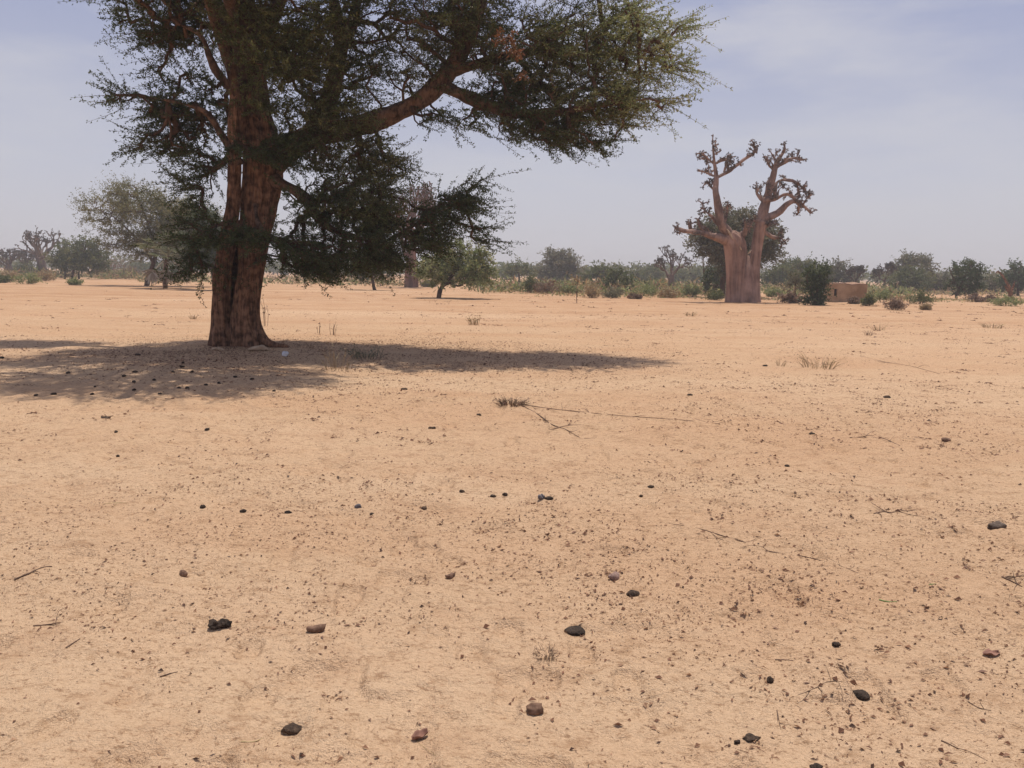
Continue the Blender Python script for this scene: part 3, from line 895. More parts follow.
def fan_palm():
    rg = np.random.default_rng(8)
    base = G(166, 288.6); D = base.y; s = D / F
    root = empty('fan_palm', base)
    tag(root, 'short fan palm with pale hanging dead fronds under the feathery acacia', 'palm', BG)
    tr = MB()
    a = [np.array(P(165.5, 288.8, D)), np.array(P(164.5, 276, D)), np.array(P(166, 266, D)), np.array(P(168, 256, D))]
    a[0][2] = base.z - .1
    sweep(tr, a, [2.3 * s, 2.0 * s, 2.1 * s, 1.6 * s], 12, 6, lambda th, u, p: 1 + .12 * np.cos(4 * th + u * 30), .05, 4)
    tr.build('trunk', M_BARK, root, base)
    top = a[-1]
    def frond(dirn, pet, fr, dead):
        m = MB()
        d = unit(np.array(dirn))
        sag = np.array([0, 0, -.5 * pet if not dead else -.9 * pet])
        e = top + d * pet + sag * .4
        frusta(m, top[None], e[None], np.array([.035]), np.array([.025]), 4, (0.22, .2, .1) if not dead else (.38, .32, .24))
        fd = unit(e - top + np.array([0, 0, -.15 if not dead else -.9]))
        side = unit(np.cross(fd, [0.2, .3, 1.0])); up = np.cross(side, fd)
        n = 20
        th = np.linspace(-1.9, 1.9, n)
        dirs = np.cos(th)[:, None] * fd + np.sin(th)[:, None] * side + up * .12
        dirs = unit(dirs + rg.normal(size=dirs.shape) * .06 + (np.array([0, 0, -.8]) if dead else 0))
        c = np.array([(0.12, .135, .06), (.17, .175, .09), (.22, .2, .12)])[rg.integers(0, 3, n)] if not dead else np.array([(.46, .40, .31), (.36, .29, .2), (.26, .2, .14)])[rg.integers(0, 3, n)]
        for kx in range(n):
            w = np.array([up * .5 + rg.normal(size=3) * .15])
            L = fr * rg.uniform(.8, 1.05)
            tip = e + dirs[kx] * L + np.array([0, 0, -.12 * L])
            mid = e + dirs[kx] * L * .55
            sd = unit(np.cross(dirs[kx], up)) * .08
            m.add(np.array([e, mid + sd, tip, mid - sd]), np.array([[0, 1, 2, 3]]), c[kx])
        o = m.build('frond', M_DRY if dead else M_LEAF, root, base, smooth=False)
        if dead: o['label'] = 'pale dead frond'
    for i in range(15):
        ph = i * 2.4; el = rg.uniform(-.1, 1.2)
        frond((math.cos(ph) * math.cos(el), math.sin(ph) * math.cos(el) * .9, math.sin(el)), rg.uniform(1.2, 2.0), rg.uniform(1.1, 1.5), False)
    for i in range(6):
        ph = (-.3, .25, 2.9, -1.2, .9, -2.2)[i]
        frond((math.cos(ph), math.sin(ph), -.5), rg.uniform(1.1, 1.7), rg.uniform(.9, 1.3), True)
fan_palm()

# middle distance
b = G(375, 290)
px_tree('thorn_tree', 'slim dark tree standing under the drooping sprays of the big tree', 'tree', b, b.y,
        [[(375, 290.5, 1.8), (373, 283, 1.5), (371, 272, 1.2), (368, 258, .6)], [(372, 277, 1), (380, 266, .8), (386, 258, .4)]],
        [(368, 262, 18, 12), (380, 256, 16, 12), (360, 272, 12, 7), (386, 268, 10, 7), (372, 274, 14, 4)], 'dark', BG, 18, seed=44)
bare_tree('baobab_tree', 'reddish baobab trunk half hidden by sprays left of the small leaning tree', 411, 286, 88, 44, 6.2, 34, d=82, levels=5, group=BG, mat=bark_mat('reddish_bark', (0.13, 0.068, 0.052), (0.27, 0.145, 0.105), 3.0, 0.1, .8, .08))
b = G(438, 298)
px_tree('thorn_tree', 'small yellow-green tree on a short leaning trunk out in the open sand', 'tree', b, b.y,
        [[(438.5, 298.5, 2.5), (440, 291, 2.2), (444, 284, 1.9), (452, 276, 1.4), (462, 264, .9), (470, 252, .5)], [(443, 286, 1.6), (450, 283, 1.2), (458, 286, 1.1), (466, 282, .9), (480, 272, .5)], [(444, 283, 1.3), (436, 272, .9), (430, 262, .5)], [(455, 273, 1), (456, 260, .7), (452, 250, .4)]],
        [(440, 264, 20, 11), (436, 274, 18, 9), (458, 254, 20, 9), (460, 268, 24, 12), (478, 264, 14, 12), (486, 275, 10, 8), (470, 280, 22, 5), (445, 281, 16, 4), (482, 254, 6, 8), (462, 246, 9, 4), (424, 268, 7, 7)],
        'light', BG, 16, ll=0.16, twig=0.5, seed=45)

# far tree line trees, singled out
b = Gd(518, 120)
px_tree('acacia_tree', 'small flat green tree just right of the leaning yellow-green tree', 'tree', b, 120, [[(519, 284, 1), (519, 276, .9), (518, 268, .5)]],
        [(519, 268, 10, 4), (512, 272, 7, 4), (526, 272, 7, 4)], 'dark', BG, 30, seed=46)
px_tree('acacia_tree', 'broad grey-brown tree with a domed top standing highest over the central scrub', 'tree', Gd(560, 130), 130,
        [[(558, 286, 1.6), (559, 278, 1.4), (562, 266, 1.0), (566, 256, .5)], [(559, 279, 1), (548, 274, .8), (538, 270, .4)], [(560, 276, 1), (572, 270, .8), (578, 262, .4)]],
        [(562, 256, 16, 5), (568, 263, 16, 8), (556, 268, 16, 8), (574, 272, 10, 8), (541, 271, 10, 5), (548, 278, 16, 6), (563, 279, 16, 5), (552, 254, 8, 3)], 'grey', BG, 22, seed=47)
px_tree('acacia_tree', 'green flat-topped tree with pale stems right of the grey domed tree', 'tree', Gd(598, 105), 105,
        [[(597, 288, .9), (597, 280, .8), (599, 272, .5)], [(592, 288, .6), (592, 279, .5), (590, 273, .3)]],
        [(597, 271, 11, 4), (590, 276, 8, 4), (604, 276, 8, 5)], 'dark', BG, 28, seed=48)
px_tree('bush', 'tall rounded green bush at the edge of the sand in the centre', 'bush', Gd(619, 70), 70,
        [[(620, 290, 1), (620, 284, .8), (618, 276, .4)], [(620, 288, .8), (627, 280, .4)]],
        [(618, 276, 9, 6), (612, 284, 9, 8), (626, 284, 9, 8), (620, 290, 12, 5)], 'olive', None, 26, seed=49)
for (x, y, rx, ry, d, sd, lab) in ((652, 273, 10, 5, 150, 50, 'low dome-shaped far tree left of the small bare baobab'),
                                   (679, 275, 8, 5, 160, 51, 'low far tree directly behind the small bare baobab'),
                                   (694, 276, 7, 4, 165, 52, 'small far green tree between the two central baobabs'),
                                   (637, 277, 9, 4, 140, 53, 'low green far tree right of the tall rounded bush')):
    px_tree('acacia_tree', lab, 'tree', Gd(x, d), d, [[(x, y + 9, .8), (x, y + 4, .7), (x + 1, y, .4)]], [(x, y, rx, ry), (x - rx * .4, y + 3, rx * .7, ry * .8), (x + rx * .5, y + 3, rx * .7, ry * .8)], 'dark', BG, 30, seed=sd)
bare_tree('baobab_tree', 'small bare baobab with upturned branches left of the great baobab', 671, 288, 40, 30, 3.0, 35, d=78, group=BG)
px_tree('thorn_tree', 'thin wispy dark sapling between the two central baobabs', 'tree', Gd(704, 72), 72, [[(704, 288, .8), (704, 275, .7), (703, 262, .5), (705, 252, .3)], [(704, 272, .5), (709, 262, .3), (710, 255, .2)]],
        [(704, 262, 6, 10), (708, 272, 5, 6)], 'grey', None, 6, seed=54, ntw=2, ntuft=3, nleaf=1)
px_tree('acacia_tree', 'big bushy grey-green tree directly behind the great baobab', 'tree', Gd(724, 60), 60,
        [[(723, 292, 2.8), (723, 278, 2.5), (727, 262, 2.2), (735, 240, 1.5), (740, 222, .7)], [(725, 266, 1.8), (712, 254, 1.2), (702, 244, .6)], [(728, 258, 1.8), (748, 248, 1.3), (768, 240, .7)]],
        [(736, 218, 22, 10), (722, 230, 24, 14), (708, 244, 18, 13), (738, 240, 30, 16), (762, 238, 20, 16), (770, 250, 14, 11), (752, 256, 20, 10), (722, 256, 18, 10), (726, 272, 9, 9), (703, 236, 12, 8)],
        'grey', BG, 20, ll=.19, twig=.7, seed=55)
px_tree('bush', 'dark thicket beside the left foot of the great baobab', 'bush', Gd(714, 66), 66, [[(714, 290, 1), (714, 280, .8), (712, 270, .4)], [(716, 288, .9), (721, 276, .5)]],
        [(712, 276, 9, 8), (720, 282, 9, 8), (708, 284, 8, 5)], 'dark', None, 22, seed=56)

# right distance
px_tree('acacia_tree', 'flat-crowned umbrella tree over the dark mass right of the great baobab', 'tree', Gd(798, 112), 112,
        [[(797, 290, 1.2), (797, 280, 1.1), (799, 272, .9), (803, 266, .5)], [(798, 274, .8), (790, 268, .4)]],
        [(798, 264, 16, 3.5), (789, 268, 9, 3), (810, 268, 9, 4), (800, 270, 12, 3)], 'dark', BG, 34, seed=57)
px_tree('acacia_tree', 'low dark spreading tree close to the right of the great baobab trunk', 'tree', Gd(780, 105), 105,
        [[(781, 290, 1.2), (780, 282, 1), (778, 274, .6)]], [(780, 272, 14, 6), (772, 279, 10, 7), (788, 280, 12, 7), (780, 285, 18, 4)], 'dark', BG, 26, seed=58)
px_tree('thorn_tree', 'thin little tree with a straight stem left of the dense roadside bush', 'tree', G(795, 302), G(795, 302).y,
        [[(795, 302.5, .9), (795, 292, .8), (796, 282, .6), (798, 273, .3)]], [(796, 279, 9, 7), (791, 286, 7, 5), (802, 286, 6, 6)], 'grey', BG, 14, seed=59)
px_tree('bush', 'brown low bush at the foot of the thin little tree', 'bush', G(790, 303), G(790, 303).y,
        [[(790, 303, .7), (790, 299, .5)]], [(788, 299, 7, 4), (795, 300, 6, 3)], 'brown', None, 40, seed=60)
b = G(817, 305)
px_tree('bush', 'dense dark egg-shaped bush standing beside the mud hut', 'bush', b, b.y,
        [[(817, 305.5, 1.6), (817, 297, 1.3), (818, 286, .9), (819, 272, .5)], [(817, 300, 1), (810, 288, .7), (806, 277, .3)], [(818, 300, 1), (824, 288, .7), (828, 276, .3)]],
        [(817, 276, 8, 8), (811, 284, 6, 8), (821, 284, 6, 8), (817, 294, 8, 8), (823, 270, 4, 6), (809, 275, 4, 6), (813, 300, 6, 3), (820, 300, 5, 3)], 'dark', None, 24, ll=.14, twig=.5, seed=61, droop=-.1)
for sd, (px_, py_, r_, lab) in enumerate(((813, 302, 2.0, 'pale pinkish stone under the dense dark bush, larger of two'), (820, 303, 1.4, 'small pale stone under the dense dark bush, nearer the hut'))):
    pass
px_tree('acacia_tree', 'grey tree with a stepped crown rising behind the mud hut', 'tree', Gd(838, 105), 105,
        [[(838, 290, 1.2), (838, 280, 1), (838, 270, .6), (837, 264, .3)]], [(838, 266, 8, 4), (834, 273, 12, 5), (846, 278, 14, 5), (830, 280, 10, 5)], 'grey', BG, 28, seed=62)
bare_tree('thorn_tree', 'dark bare tree behind the right end of the mud hut', 855, 291, 24, 18, 1.2, 63, d=100, group=BG, buds=True, mat=M_TWIG)
bare_tree('thorn_tree', 'wiry half-bare tree between the mud hut and the right-hand acacias', 884, 291, 26, 24, 1.2, 64, d=105, group=BG, mat=M_TWIG)
px_tree('acacia_tree', 'flat-topped acacia with a pale green lower crown at the right', 'tree', Gd(912, 108), 108,
        [[(908, 292, 1.6), (909, 282, 1.4), (912, 272, 1), (917, 262, .5)], [(909, 278, 1), (900, 270, .7), (895, 266, .4)], [(911, 276, 1), (925, 270, .7), (930, 264, .3)]],
        [(915, 260, 15, 3.5), (908, 264, 9, 3.5), (926, 264, 8, 4), (897, 270, 7, 5)], 'grey', BG, 36, seed=65)
px_tree('acacia_tree', 'rounded pale olive tree in front of the flat-topped right acacia', 'tree', Gd(910, 96), 96,
        [[(906, 294, 1.4), (907, 286, 1.2), (909, 278, .7)]], [(908, 276, 15, 8), (898, 283, 10, 7), (920, 282, 13, 8), (908, 288, 18, 4)], 'olive', BG, 20, seed=66)
px_tree('acacia_tree', 'wide hazy grey-green tree between the two right-hand acacias', 'tree', Gd(936, 104), 104,
        [[(936, 294, 1.2), (936, 284, 1), (935, 276, .5)]], [(934, 276, 13, 7), (944, 284, 11, 7), (930, 286, 12, 6), (926, 272, 7, 4)], 'grey', BG, 22, seed=67)
b = G(956, 299)
px_tree('acacia_tree', 'dark acacia with a jutting top and short visible trunk at the right', 'tree', b, b.y,
        [[(956, 299.5, 1.3), (957, 293, 1.2), (961, 285, 1), (966, 274, .7), (970, 266, .4)], [(959, 289, .9), (953, 278, .6), (950, 270, .3)], [(963, 281, .8), (976, 274, .5), (983, 265, .3)]],
        [(968, 265, 15, 4), (958, 269, 10, 4), (978, 268, 9, 5), (966, 275, 18, 6), (956, 284, 12, 7), (974, 285, 13, 7), (966, 291, 16, 3)], 'dark', BG, 20, ll=.17, twig=.55, seed=68)
px_tree('bush', 'wide grey bush between the dark acacia and the forked dead trunk', 'bush', Gd(990, 92), 92, [[(990, 292, .9), (990, 286, .7)]],
        [(988, 284, 12, 7), (998, 287, 10, 5), (980, 288, 8, 5)], 'grey', None, 22, seed=69)
px_tree('acacia_tree', 'dark tree cut by the right edge behind the forked dead trunk', 'tree', Gd(1018, 84), 84,
        [[(1018, 297, 1.4), (1018, 286, 1.2), (1018, 276, .7)]], [(1018, 272, 12, 6), (1010, 279, 10, 6), (1026, 278, 12, 9), (1018, 286, 14, 6)], 'dark', BG, 24, seed=70)

def dead_fork():
    base = G(1011, 302); D = base.y; s = D / F
    root = empty('dead_tree', base)
    tag(root, 'forked orange-brown dead trunk with a hooked limb at right', 'tree')
    m = MB()
    a = [np.array(P(x, y, D)) for x, y in ((1011, 303), (1010.5, 296), (1010, 291), (1008, 285))]
    a[0][2] = base.z - .1
    sweep(m, a, [2.6 * s, 2.2 * s, 2.1 * s, 1.5 * s], 12, 4, None, .04, 3)
    m.build('trunk', M_BARK, root, base)
    for l in ([(1009, 287), (1006, 281), (1002, 275), (998, 271.5), (996, 273)], [(1010.5, 293), (1013, 287), (1014.5, 282)], [(1010, 294), (1007, 289), (1005, 286)]):
        m = MB()
        a = [np.array(P(x, y, D)) for x, y in l]
        sweep(m, a, list(np.linspace(1.4, .6, len(l)) * s), 8, 4, None, .02, 4)
        m.build('limb', M_BARK, root, base)
dead_fork()

# ---- shrubs standing on the sand edge -------------------------------------------------
def shrub(px, py, rx, h, pal, label, seed, d=None, dens=None, name='bush', cat='bush', group=None):
    base = G(px, py) if d is None else Gd(px, d)
    rg = np.random.default_rng(seed)
    D = base.y; s = D / F
    root = empty(name, base); tag(root, label, cat, group)
    n = int(dens or 30)
    u = rg.uniform(size=n); ph = rg.uniform(0, 2 * np.pi, n)
    rr = np.sqrt(u)
    tops = np.stack([base.x + rx * s * rr * np.cos(ph), base.y + rx * s * rr * np.sin(ph), base.z + h * s * (1 - .6 * rr ** 2) * rg.uniform(.55, 1.0, n)], 1)
    foot = np.stack([base.x + rx * s * .35 * rr * np.cos(ph), base.y + rx * s * .35 * rr * np.sin(ph), np.full(n, base.z - .03)], 1)
    st = MB()
    mid = (tops + foot) / 2 + np.array([0, 0, .1]) * h * s + rg.normal(size=tops.shape) * .08 * h * s
    r = np.full(n, .11 * s)
    frusta(st, np.vstack([foot, mid]), np.vstack([mid, tops]), np.concatenate([r, r * .8]), np.concatenate([r * .8, r * .4]), 3)
    lf = MB()
    basep = np.vstack([mid, tops, mid * .5 + tops * .5, mid * .6 + foot * .4])
    o = unit(np.vstack([tops - foot] * 4))
    sprays(lf, None, basep, o, rg, 2, h * s * .4, 3, 2, 1.9 * s, .8 * s, lambda i, k: tints(pal, k, rg), 0.0, .8)
    st.build('stems', M_TWIG, root, base)
    lf.build('foliage', M_LEAF if pal in ('olive', 'dark', 'light', 'grey') else M_DRY, root, base, smooth=False)
    return root

SH = 'bushes along the far edge of the sand'
for a in ((108, 277, 13, 17, 'brown', 'reddish-brown rounded bush left of the feathery acacia trunk', 101),
          (131, 277, 9, 9, 'brown', 'small dull brown bush between reddish bush and the acacia trunk', 102),
          (28, 284, 14, 10, 'light', 'pale olive tuft-like bush standing forward at the left edge of the plain', 103),
          (75, 285, 7, 6, 'light', 'small low green tuft in front of the round dark tree', 104),
          (12, 281, 10, 9, 'straw', 'straw-coloured bush below the low bare baobab at far left', 105),
          (45, 281, 11, 9, 'straw', 'dry yellowish bush below the tall grey baobab at left', 106),
          (26, 277, 12, 16, 'olive', 'taller green bush in front of the small left baobabs', 107),
          (3, 283, 7, 8, 'olive', 'dull green bush cut by the left edge', 108),
          (181, 279, 7, 8, 'dark', 'little dark bush under the palm’s hanging dead fronds'.replace('’s', ''), 109),
          (429, 287, 9, 6, 'grey', 'low grey-brown mound of brush left of the leaning tree trunk', 110),
          (480, 288, 13, 12, 'light', 'light green bush under the right side of the leaning tree crown', 111),
          (531, 293, 6, 18, 'olive', 'narrow upright olive bush at the sand edge below the grey domed tree', 112),
          (547, 294, 13, 15, 'brown', 'brown dry bush just right of the narrow olive bush', 113),
          (569, 294, 11, 10, 'light', 'pale green bush right of the brown dry bush', 114),
          (592, 298, 8, 14, 'straw', 'straw bush with reddish foot left of the grey brush heap', 115),
          (614, 298, 11, 9, 'grey', 'grey heap of dead brush below the tall rounded bush', 116),
          (645, 296, 13, 11, 'light', 'light green spreading bush right of the grey brush heap', 117),
          (634, 299, 8, 5, 'brown', 'small rust-brown bush low on the sand edge in the centre', 118),
          (668, 298, 11, 10, 'straw', 'dry straw bush at the foot of the small bare baobab', 119),
          (690, 297, 12, 11, 'light', 'yellow-green bush right of the small bare baobab', 120),
          (715, 300, 9, 10, 'olive', 'leafy green bush touching the left foot of the great baobab', 121),
          (775, 297, 10, 8, 'light', 'light green bush between great baobab and the thin little tree', 122),
          (868, 306, 6, 11, 'olive', 'ragged green bush at the right end of the mud hut', 123),
          (893, 310, 11, 12, 'brown', 'round brown bush standing alone on sand right of the hut', 124),
          (919, 304, 12, 13, 'olive', 'mixed brown and green bush below the flat-topped right acacia', 125),
          (884, 300, 9, 9, 'light', 'light bush behind the round brown bush', 126),
          (976, 302, 6, 7, 'brown', 'small dark brown bush beneath the jutting dark acacia', 127),
          (988, 302, 8, 6, 'brown', 'wide brown bush just left of the green bush by the dead trunk', 128),
          (1006, 306, 14, 11, 'light', 'bright green bush at the foot of the forked dead trunk', 129),
          (926, 310, 5, 5, 'straw', 'tiny straw tuft right of the round brown bush', 130),
          (855, 304, 7, 6, 'brown', 'low brown bush against the front wall of the mud hut', 131)):
    shrub(*a, group=SH)
# lone sapling on the bare edge
b = G(577, 303)
px_tree('sapling', 'thin lone sapling standing forward on the sand in the centre', 'sapling', b, b.y, [[(577, 303.5, .38), (576.6, 295, .32), (577.5, 285, .26), (578, 276, .15)]],
        [(578, 279, 6, 5), (576, 285, 5, 5)], 'straw', None, 14, seed=71, ntw=2, ntuft=3, nleaf=2)

# ---- undergrowth and the farthest tree line (masses) -----------------------------------
def undergrowth():
    rg = np.random.default_rng(77)
    m = MB()
    def band(x0, x1, dn, df, n, hmin, hmax, pals, pw):
        px_ = rg.uniform(x0, x1, n); d = rg.uniform(dn(px_), df, n) if callable(dn) else rg.uniform(dn, df, n)
        wx = (px_ - 512) / F * d
        keep = fbm(wx / 7, d / 7, 91, 2) > -.10
        wx, d = wx[keep], d[keep]
        n = len(wx)
        z = ground_h(wx, d)
        h = rg.uniform(hmin, hmax, n) * (.75 + fbm(wx / 4, d / 4, 93, 2))
        pal = rg.choice(len(pals), n, p=pw)
        for kx, pn in enumerate(pals):
            i = np.where(pal == kx)[0]
            b = np.stack([wx[i], d[i], z[i]], 1)
            hh = h[i][:, None]
            for q in range(7):
                o = unit(rg.normal(size=b.shape) * .8 + np.array([0, 0, .35]))
                st = b + rg.normal(size=b.shape) * np.array([.4, .4, 0]) + np.array([0, 0, 1.0]) * hh * rg.uniform(0, .6, (len(i), 1))
                leaf_quads(m, st, o, (hh * .45 * rg.uniform(.6, 1.2, (len(i), 1))).ravel(), .16, tints(pn, len(i), rg), rg)
    band(470, 735, 64, 108, 2600, .5, 1.5, ['light', 'olive', 'straw', 'brown'], [.40, .22, .26, .12])
    band(760, 905, 64, 108, 1500, .5, 1.5, ['light', 'olive', 'straw'], [.45, .25, .3])
    band(905, 1060, 80, 120, 900, .4, 1.3, ['straw', 'grey', 'brown', 'light'], [.4, .25, .15, .2])
    band(-60, 140, 104, 135, 1500, .6, 1.8, ['straw', 'olive', 'light', 'brown'], [.35, .25, .2, .2])
    band(140, 480, 84, 130, 1700, .4, 1.3, ['straw', 'olive', 'light', 'brown'], [.4, .25, .2, .15])
    # thin dry grass forward of the bushes
    band(480, 1040, 54, 66, 700, .15, .5, ['straw', 'light'], [.7, .3])
    o = m.build('undergrowth', M_LEAF, smooth=False)
    tag(o, 'low green and straw scrub covering the plain behind the clearing', 'undergrowth', kind='stuff')
undergrowth()

def treeline():
    rg = np.random.default_rng(78)
    m = MB()
    for k in range(330):
        d = rg.uniform(165, 380)
        x = rg.uniform(-.72, .72) * d
        h = rg.uniform(2.2, 5.2); w = h * rg.uniform(.7, 1.2)
        n = 150
        u = unit(rg.normal(size=(n, 3))) * rg.uniform(0, 1, (n, 1)) ** .4
        p = np.array([x, d, h * .6]) + u * np.array([w, w, h * .42])
        p[:, 2] = np.maximum(p[:, 2], .1)
        leaf_quads(m, p, rg.normal(size=p.shape) * np.array([1, 1, .5]), rg.uniform(.6, 1.3, n), .55, tints('olive' if rg.uniform() < .6 else 'grey', n, rg), rg)
        frusta(m, np.array([[x, d, -.2]]), np.array([[x, d, h * .6]]), np.array([.18]), np.array([.1]), 4, (.1, .06, .045))
    o = m.build('treeline', M_LEAF, smooth=False)
    tag(o, 'hazy far line of low trees along the horizon', 'treeline', kind='stuff')
treeline()

# ---- mud hut ----------------------------------------------------------------------------
M_MUD = rough_mat('mud_wall', (0.25, 0.155, 0.088), (0.41, 0.27, 0.165), 2.2, .5, .04, .95)
M_WINDOW_SHADE = rough_mat('window_shade_panel', (0.035, 0.025, 0.02), (0.05, 0.035, 0.025), 6.0, .2, .01, 1.0)  # dark panel in the window hole, interior shade put into its colour
def hut():
    d = 51.5
    s = d / F
    base = Gd(848, d)
    root = empty('mud_hut', base)
    tag(root, 'low mud-brick hut with one small dark window', 'hut')
    x0, x1 = P(829, 300, d).x - base.x, P(866.5, 300, d).x - base.x
    hh = P(848, 284.3, d).z - base.z
    xw0, xw1 = P(834.2, 290, d).x - base.x, P(837.2, 290, d).x - base.x
    zw0, zw1 = P(836, 296, d).z - base.z, P(836, 289, d).z - base.z
    th = .28; dep = 2.2
    m = MB()
    rg = np.random.default_rng(3)
    def slab(a, b):
        (ax, ay, az), (bx, by, bz) = a, b
        nx = max(1, int((bx - ax) / .22)); ny = max(1, int((by - ay) / .22)); nz = max(1, int((bz - az) / .18))
        def face(o, u, v, nu, nv):
            uu, vv = np.meshgrid(np.linspace(0, 1, nu + 1), np.linspace(0, 1, nv + 1))
            p = np.array(o) + uu[..., None] * np.array(u) + vv[..., None] * np.array(v)
            p = p.reshape(-1, 3)
            for q in range(len(p)):
                w = Vector(p[q]) * 2.2
                p[q] += np.array(mnoise.noise_vector(w)) * .022
                if abs(p[q][2] - hh) < .02 or p[q][2] > hh: p[q][2] += .14 * mnoise.noise(Vector((p[q][0] * 1.5, p[q][1] * 1.5, 7)))
            i = np.arange(nu); j = np.arange(nv)
            ii, jj = np.meshgrid(i, j); a0 = (jj * (nu + 1) + ii).ravel()
            m.add(p, np.stack([a0, a0 + 1, a0 + nu + 2, a0 + nu + 1], 1))
        X, Y, Z = (bx - ax, 0, 0), (0, by - ay, 0), (0, 0, bz - az)
        face((ax, ay, az), X, Z, nx, nz); face((bx, by, az), (-(bx - ax), 0, 0), Z, nx, nz)
        face((ax, by, az), (0, -(by - ay), 0), Z, ny, nz); face((bx, ay, az), Y, Z, ny, nz)
        face((ax, ay, bz), X, Y, nx, ny)
    # front wall in four pieces round the window
    slab((x0, 0, -.1), (xw0, th, hh)); slab((xw1, 0, -.1), (x1, th, hh)); slab((xw0, .004, -.1), (xw1, th - .004, zw0)); slab((xw0, .004, zw1), (xw1, th - .004, hh - .004))
    slab((x0 + .003, th, -.1), (x0 + th, dep, hh - .01)); slab((x1 - th, th, -.1), (x1 - .003, dep, hh - .02)); slab((x0, dep, -.1), (x1, dep + th, hh - .03))
    m.build('wall', M_MUD, root)
    r = MB(); m = r
    slab((x0 + .03, .03, hh - .05), (x1 - .03, dep + th - .03, hh + .045))
    r.build('roof', rough_mat('mud_roof', (0.20, 0.115, 0.075), (0.33, 0.20, 0.13), 4.0, .8, .05, .95), root)
    w = MB(); m = w
    slab((xw0 + .004, .16, zw0 + .004), (xw1 - .004, .22, zw1 - .004))
    w.build('window', M_WINDOW_SHADE, root)
hut()

# ---- small things lying on the sand ------------------------------------------------------
M_DUNG = rough_mat('dried_dung', (0.035, 0.024, 0.018), (0.12, 0.078, 0.052), 90, 1.0, .012, .95)
M_DUNGB = rough_mat('dark_dung', (0.020, 0.015, 0.012), (0.075, 0.052, 0.038), 90, 1.0, .012, .95)
M_STONE = rough_mat('grey_stone', (0.075, 0.055, 0.044), (0.17, 0.125, 0.095), 70, 1.0, .01, .95)
M_POD = rough_mat('brown_pod', (0.10, 0.055, 0.035), (0.22, 0.13, 0.085), 70, .6, .004, .8)
M_PINK = rough_mat('faded_pod', (0.20, 0.125, 0.10), (0.34, 0.23, 0.19), 70, .5, .004, .85)
M_PLAST = rough_mat('faded_plastic', (0.55, 0.55, 0.58), (0.72, 0.72, 0.74), 30, .3, .004, .5)
M_BLUE = rough_mat('bluish_scrap', (0.085, 0.075, 0.078), (0.19, 0.165, 0.165), 60, .6, .006, .95)
M_STICK = rough_mat('dry_stick', (0.09, 0.055, 0.038), (0.19, 0.12, 0.08), 50, .5, .003, .9)
M_STRAW = rough_mat('straw', (0.34, 0.24, 0.12), (0.46, 0.34, 0.18), 50, .3, .002, .8)
M_GREEN = rough_mat('green_leaf', (0.14, 0.20, 0.06), (0.22, 0.28, 0.10), 50, .3, .002, .7)
M_RED = rough_mat('reddish_leaf', (0.17, 0.085, 0.06), (0.30, 0.16, 0.115), 60, .4, .002, .8)

import bmesh
def lump(name, label, cat, px, py, wpx, hpx, mat, seed, rot=0.0, group=None, parts=1, rough=.22, flat=None, sink=.18, sub=3):
    """one small lump: a noisy pebble-like body wpx wide; hpx its height as seen"""
    p = G(px, py + hpx * .35)
    d = (p - CAM).length
    s = d / F
    if wpx < 10.5: wpx, hpx = wpx * .78, hpx * .85
    wd = wpx * s; ht = max(hpx * s * .8, .3 * wd)
    bm = bmesh.new()
    rg = random.Random(seed)
    for k in range(parts):
        off = Vector((wd * .34 * (k - (parts - 1) / 2), wd * .15 * rg.uniform(-1, 1), 0)) if parts > 1 else Vector((0, 0, 0))
        sc = 1.0 if parts == 1 else .62
        r = bmesh.ops.create_icosphere(bm, subdivisions=sub, radius=.5)
        of = Vector((rg.uniform(0, 50), rg.uniform(0, 50), rg.uniform(0, 50)))
        for v in r['verts']:
            n = v.co.normalized()
            k1 = 1 + rough * mnoise.noise(n * 1.5 + of) * 1.6 + rough * .45 * mnoise.noise(n * 4 + of) + rough * .2 * mnoise.noise(n * 9 + of)
            c = v.co * k1
            if c.z < 0: c.z *= .7
            v.co = Vector((c.x * wd * sc, c.y * wd * .72 * sc, c.z * ht * (1 if parts == 1 else .9))) + off
    me = bpy.data.meshes.new(name)
    bm.to_mesh(me); bm.free()
    me.polygons.foreach_set('use_smooth', [True] * len(me.polygons))
    me.materials.append(mat)
    o = bpy.data.objects.new(name, me)
    o.location = (p.x, p.y, p.z + ht * (.5 * .7 - sink))
    o.rotation_euler = (0, 0, rot)
    COL.objects.link(o)
    tag(o, label, cat, group)
    return o

def pod(name, label, cat, px, py, wpx, hpx, mat, seed, rot=0.0, curl=.8):
    # curled pod: a bent, tapering, slightly flattened body lying on the sand
    p = G(px, py + hpx * .3); s = (p - CAM).length / F
    L = wpx * s; rr = hpx * s * .36
    rg = np.random.default_rng(seed)
    t = np.linspace(-1, 1, 7)
    pts = np.stack([t * L * .5, curl * L * .22 * (1 - t ** 2) * -1, rr * (.55 + .5 * np.abs(t) ** 2 * curl)], 1)
    pts += rg.normal(size=pts.shape) * rr * .12
    m = MB()
    sweep(m, pts, rr * np.array([.25, .75, .95, 1.0, .9, .65, .2]), 14, 4, lambda th, u, q: 1 + .12 * np.cos(2 * th) + .06 * np.cos(7 * th + u * 9), rr * .5, .9 / rr * .5)
    o = m.build(name, mat)
    o.location = p; o.rotation_euler = (0, 0, rot)
    tag(o, label, cat)
    return o

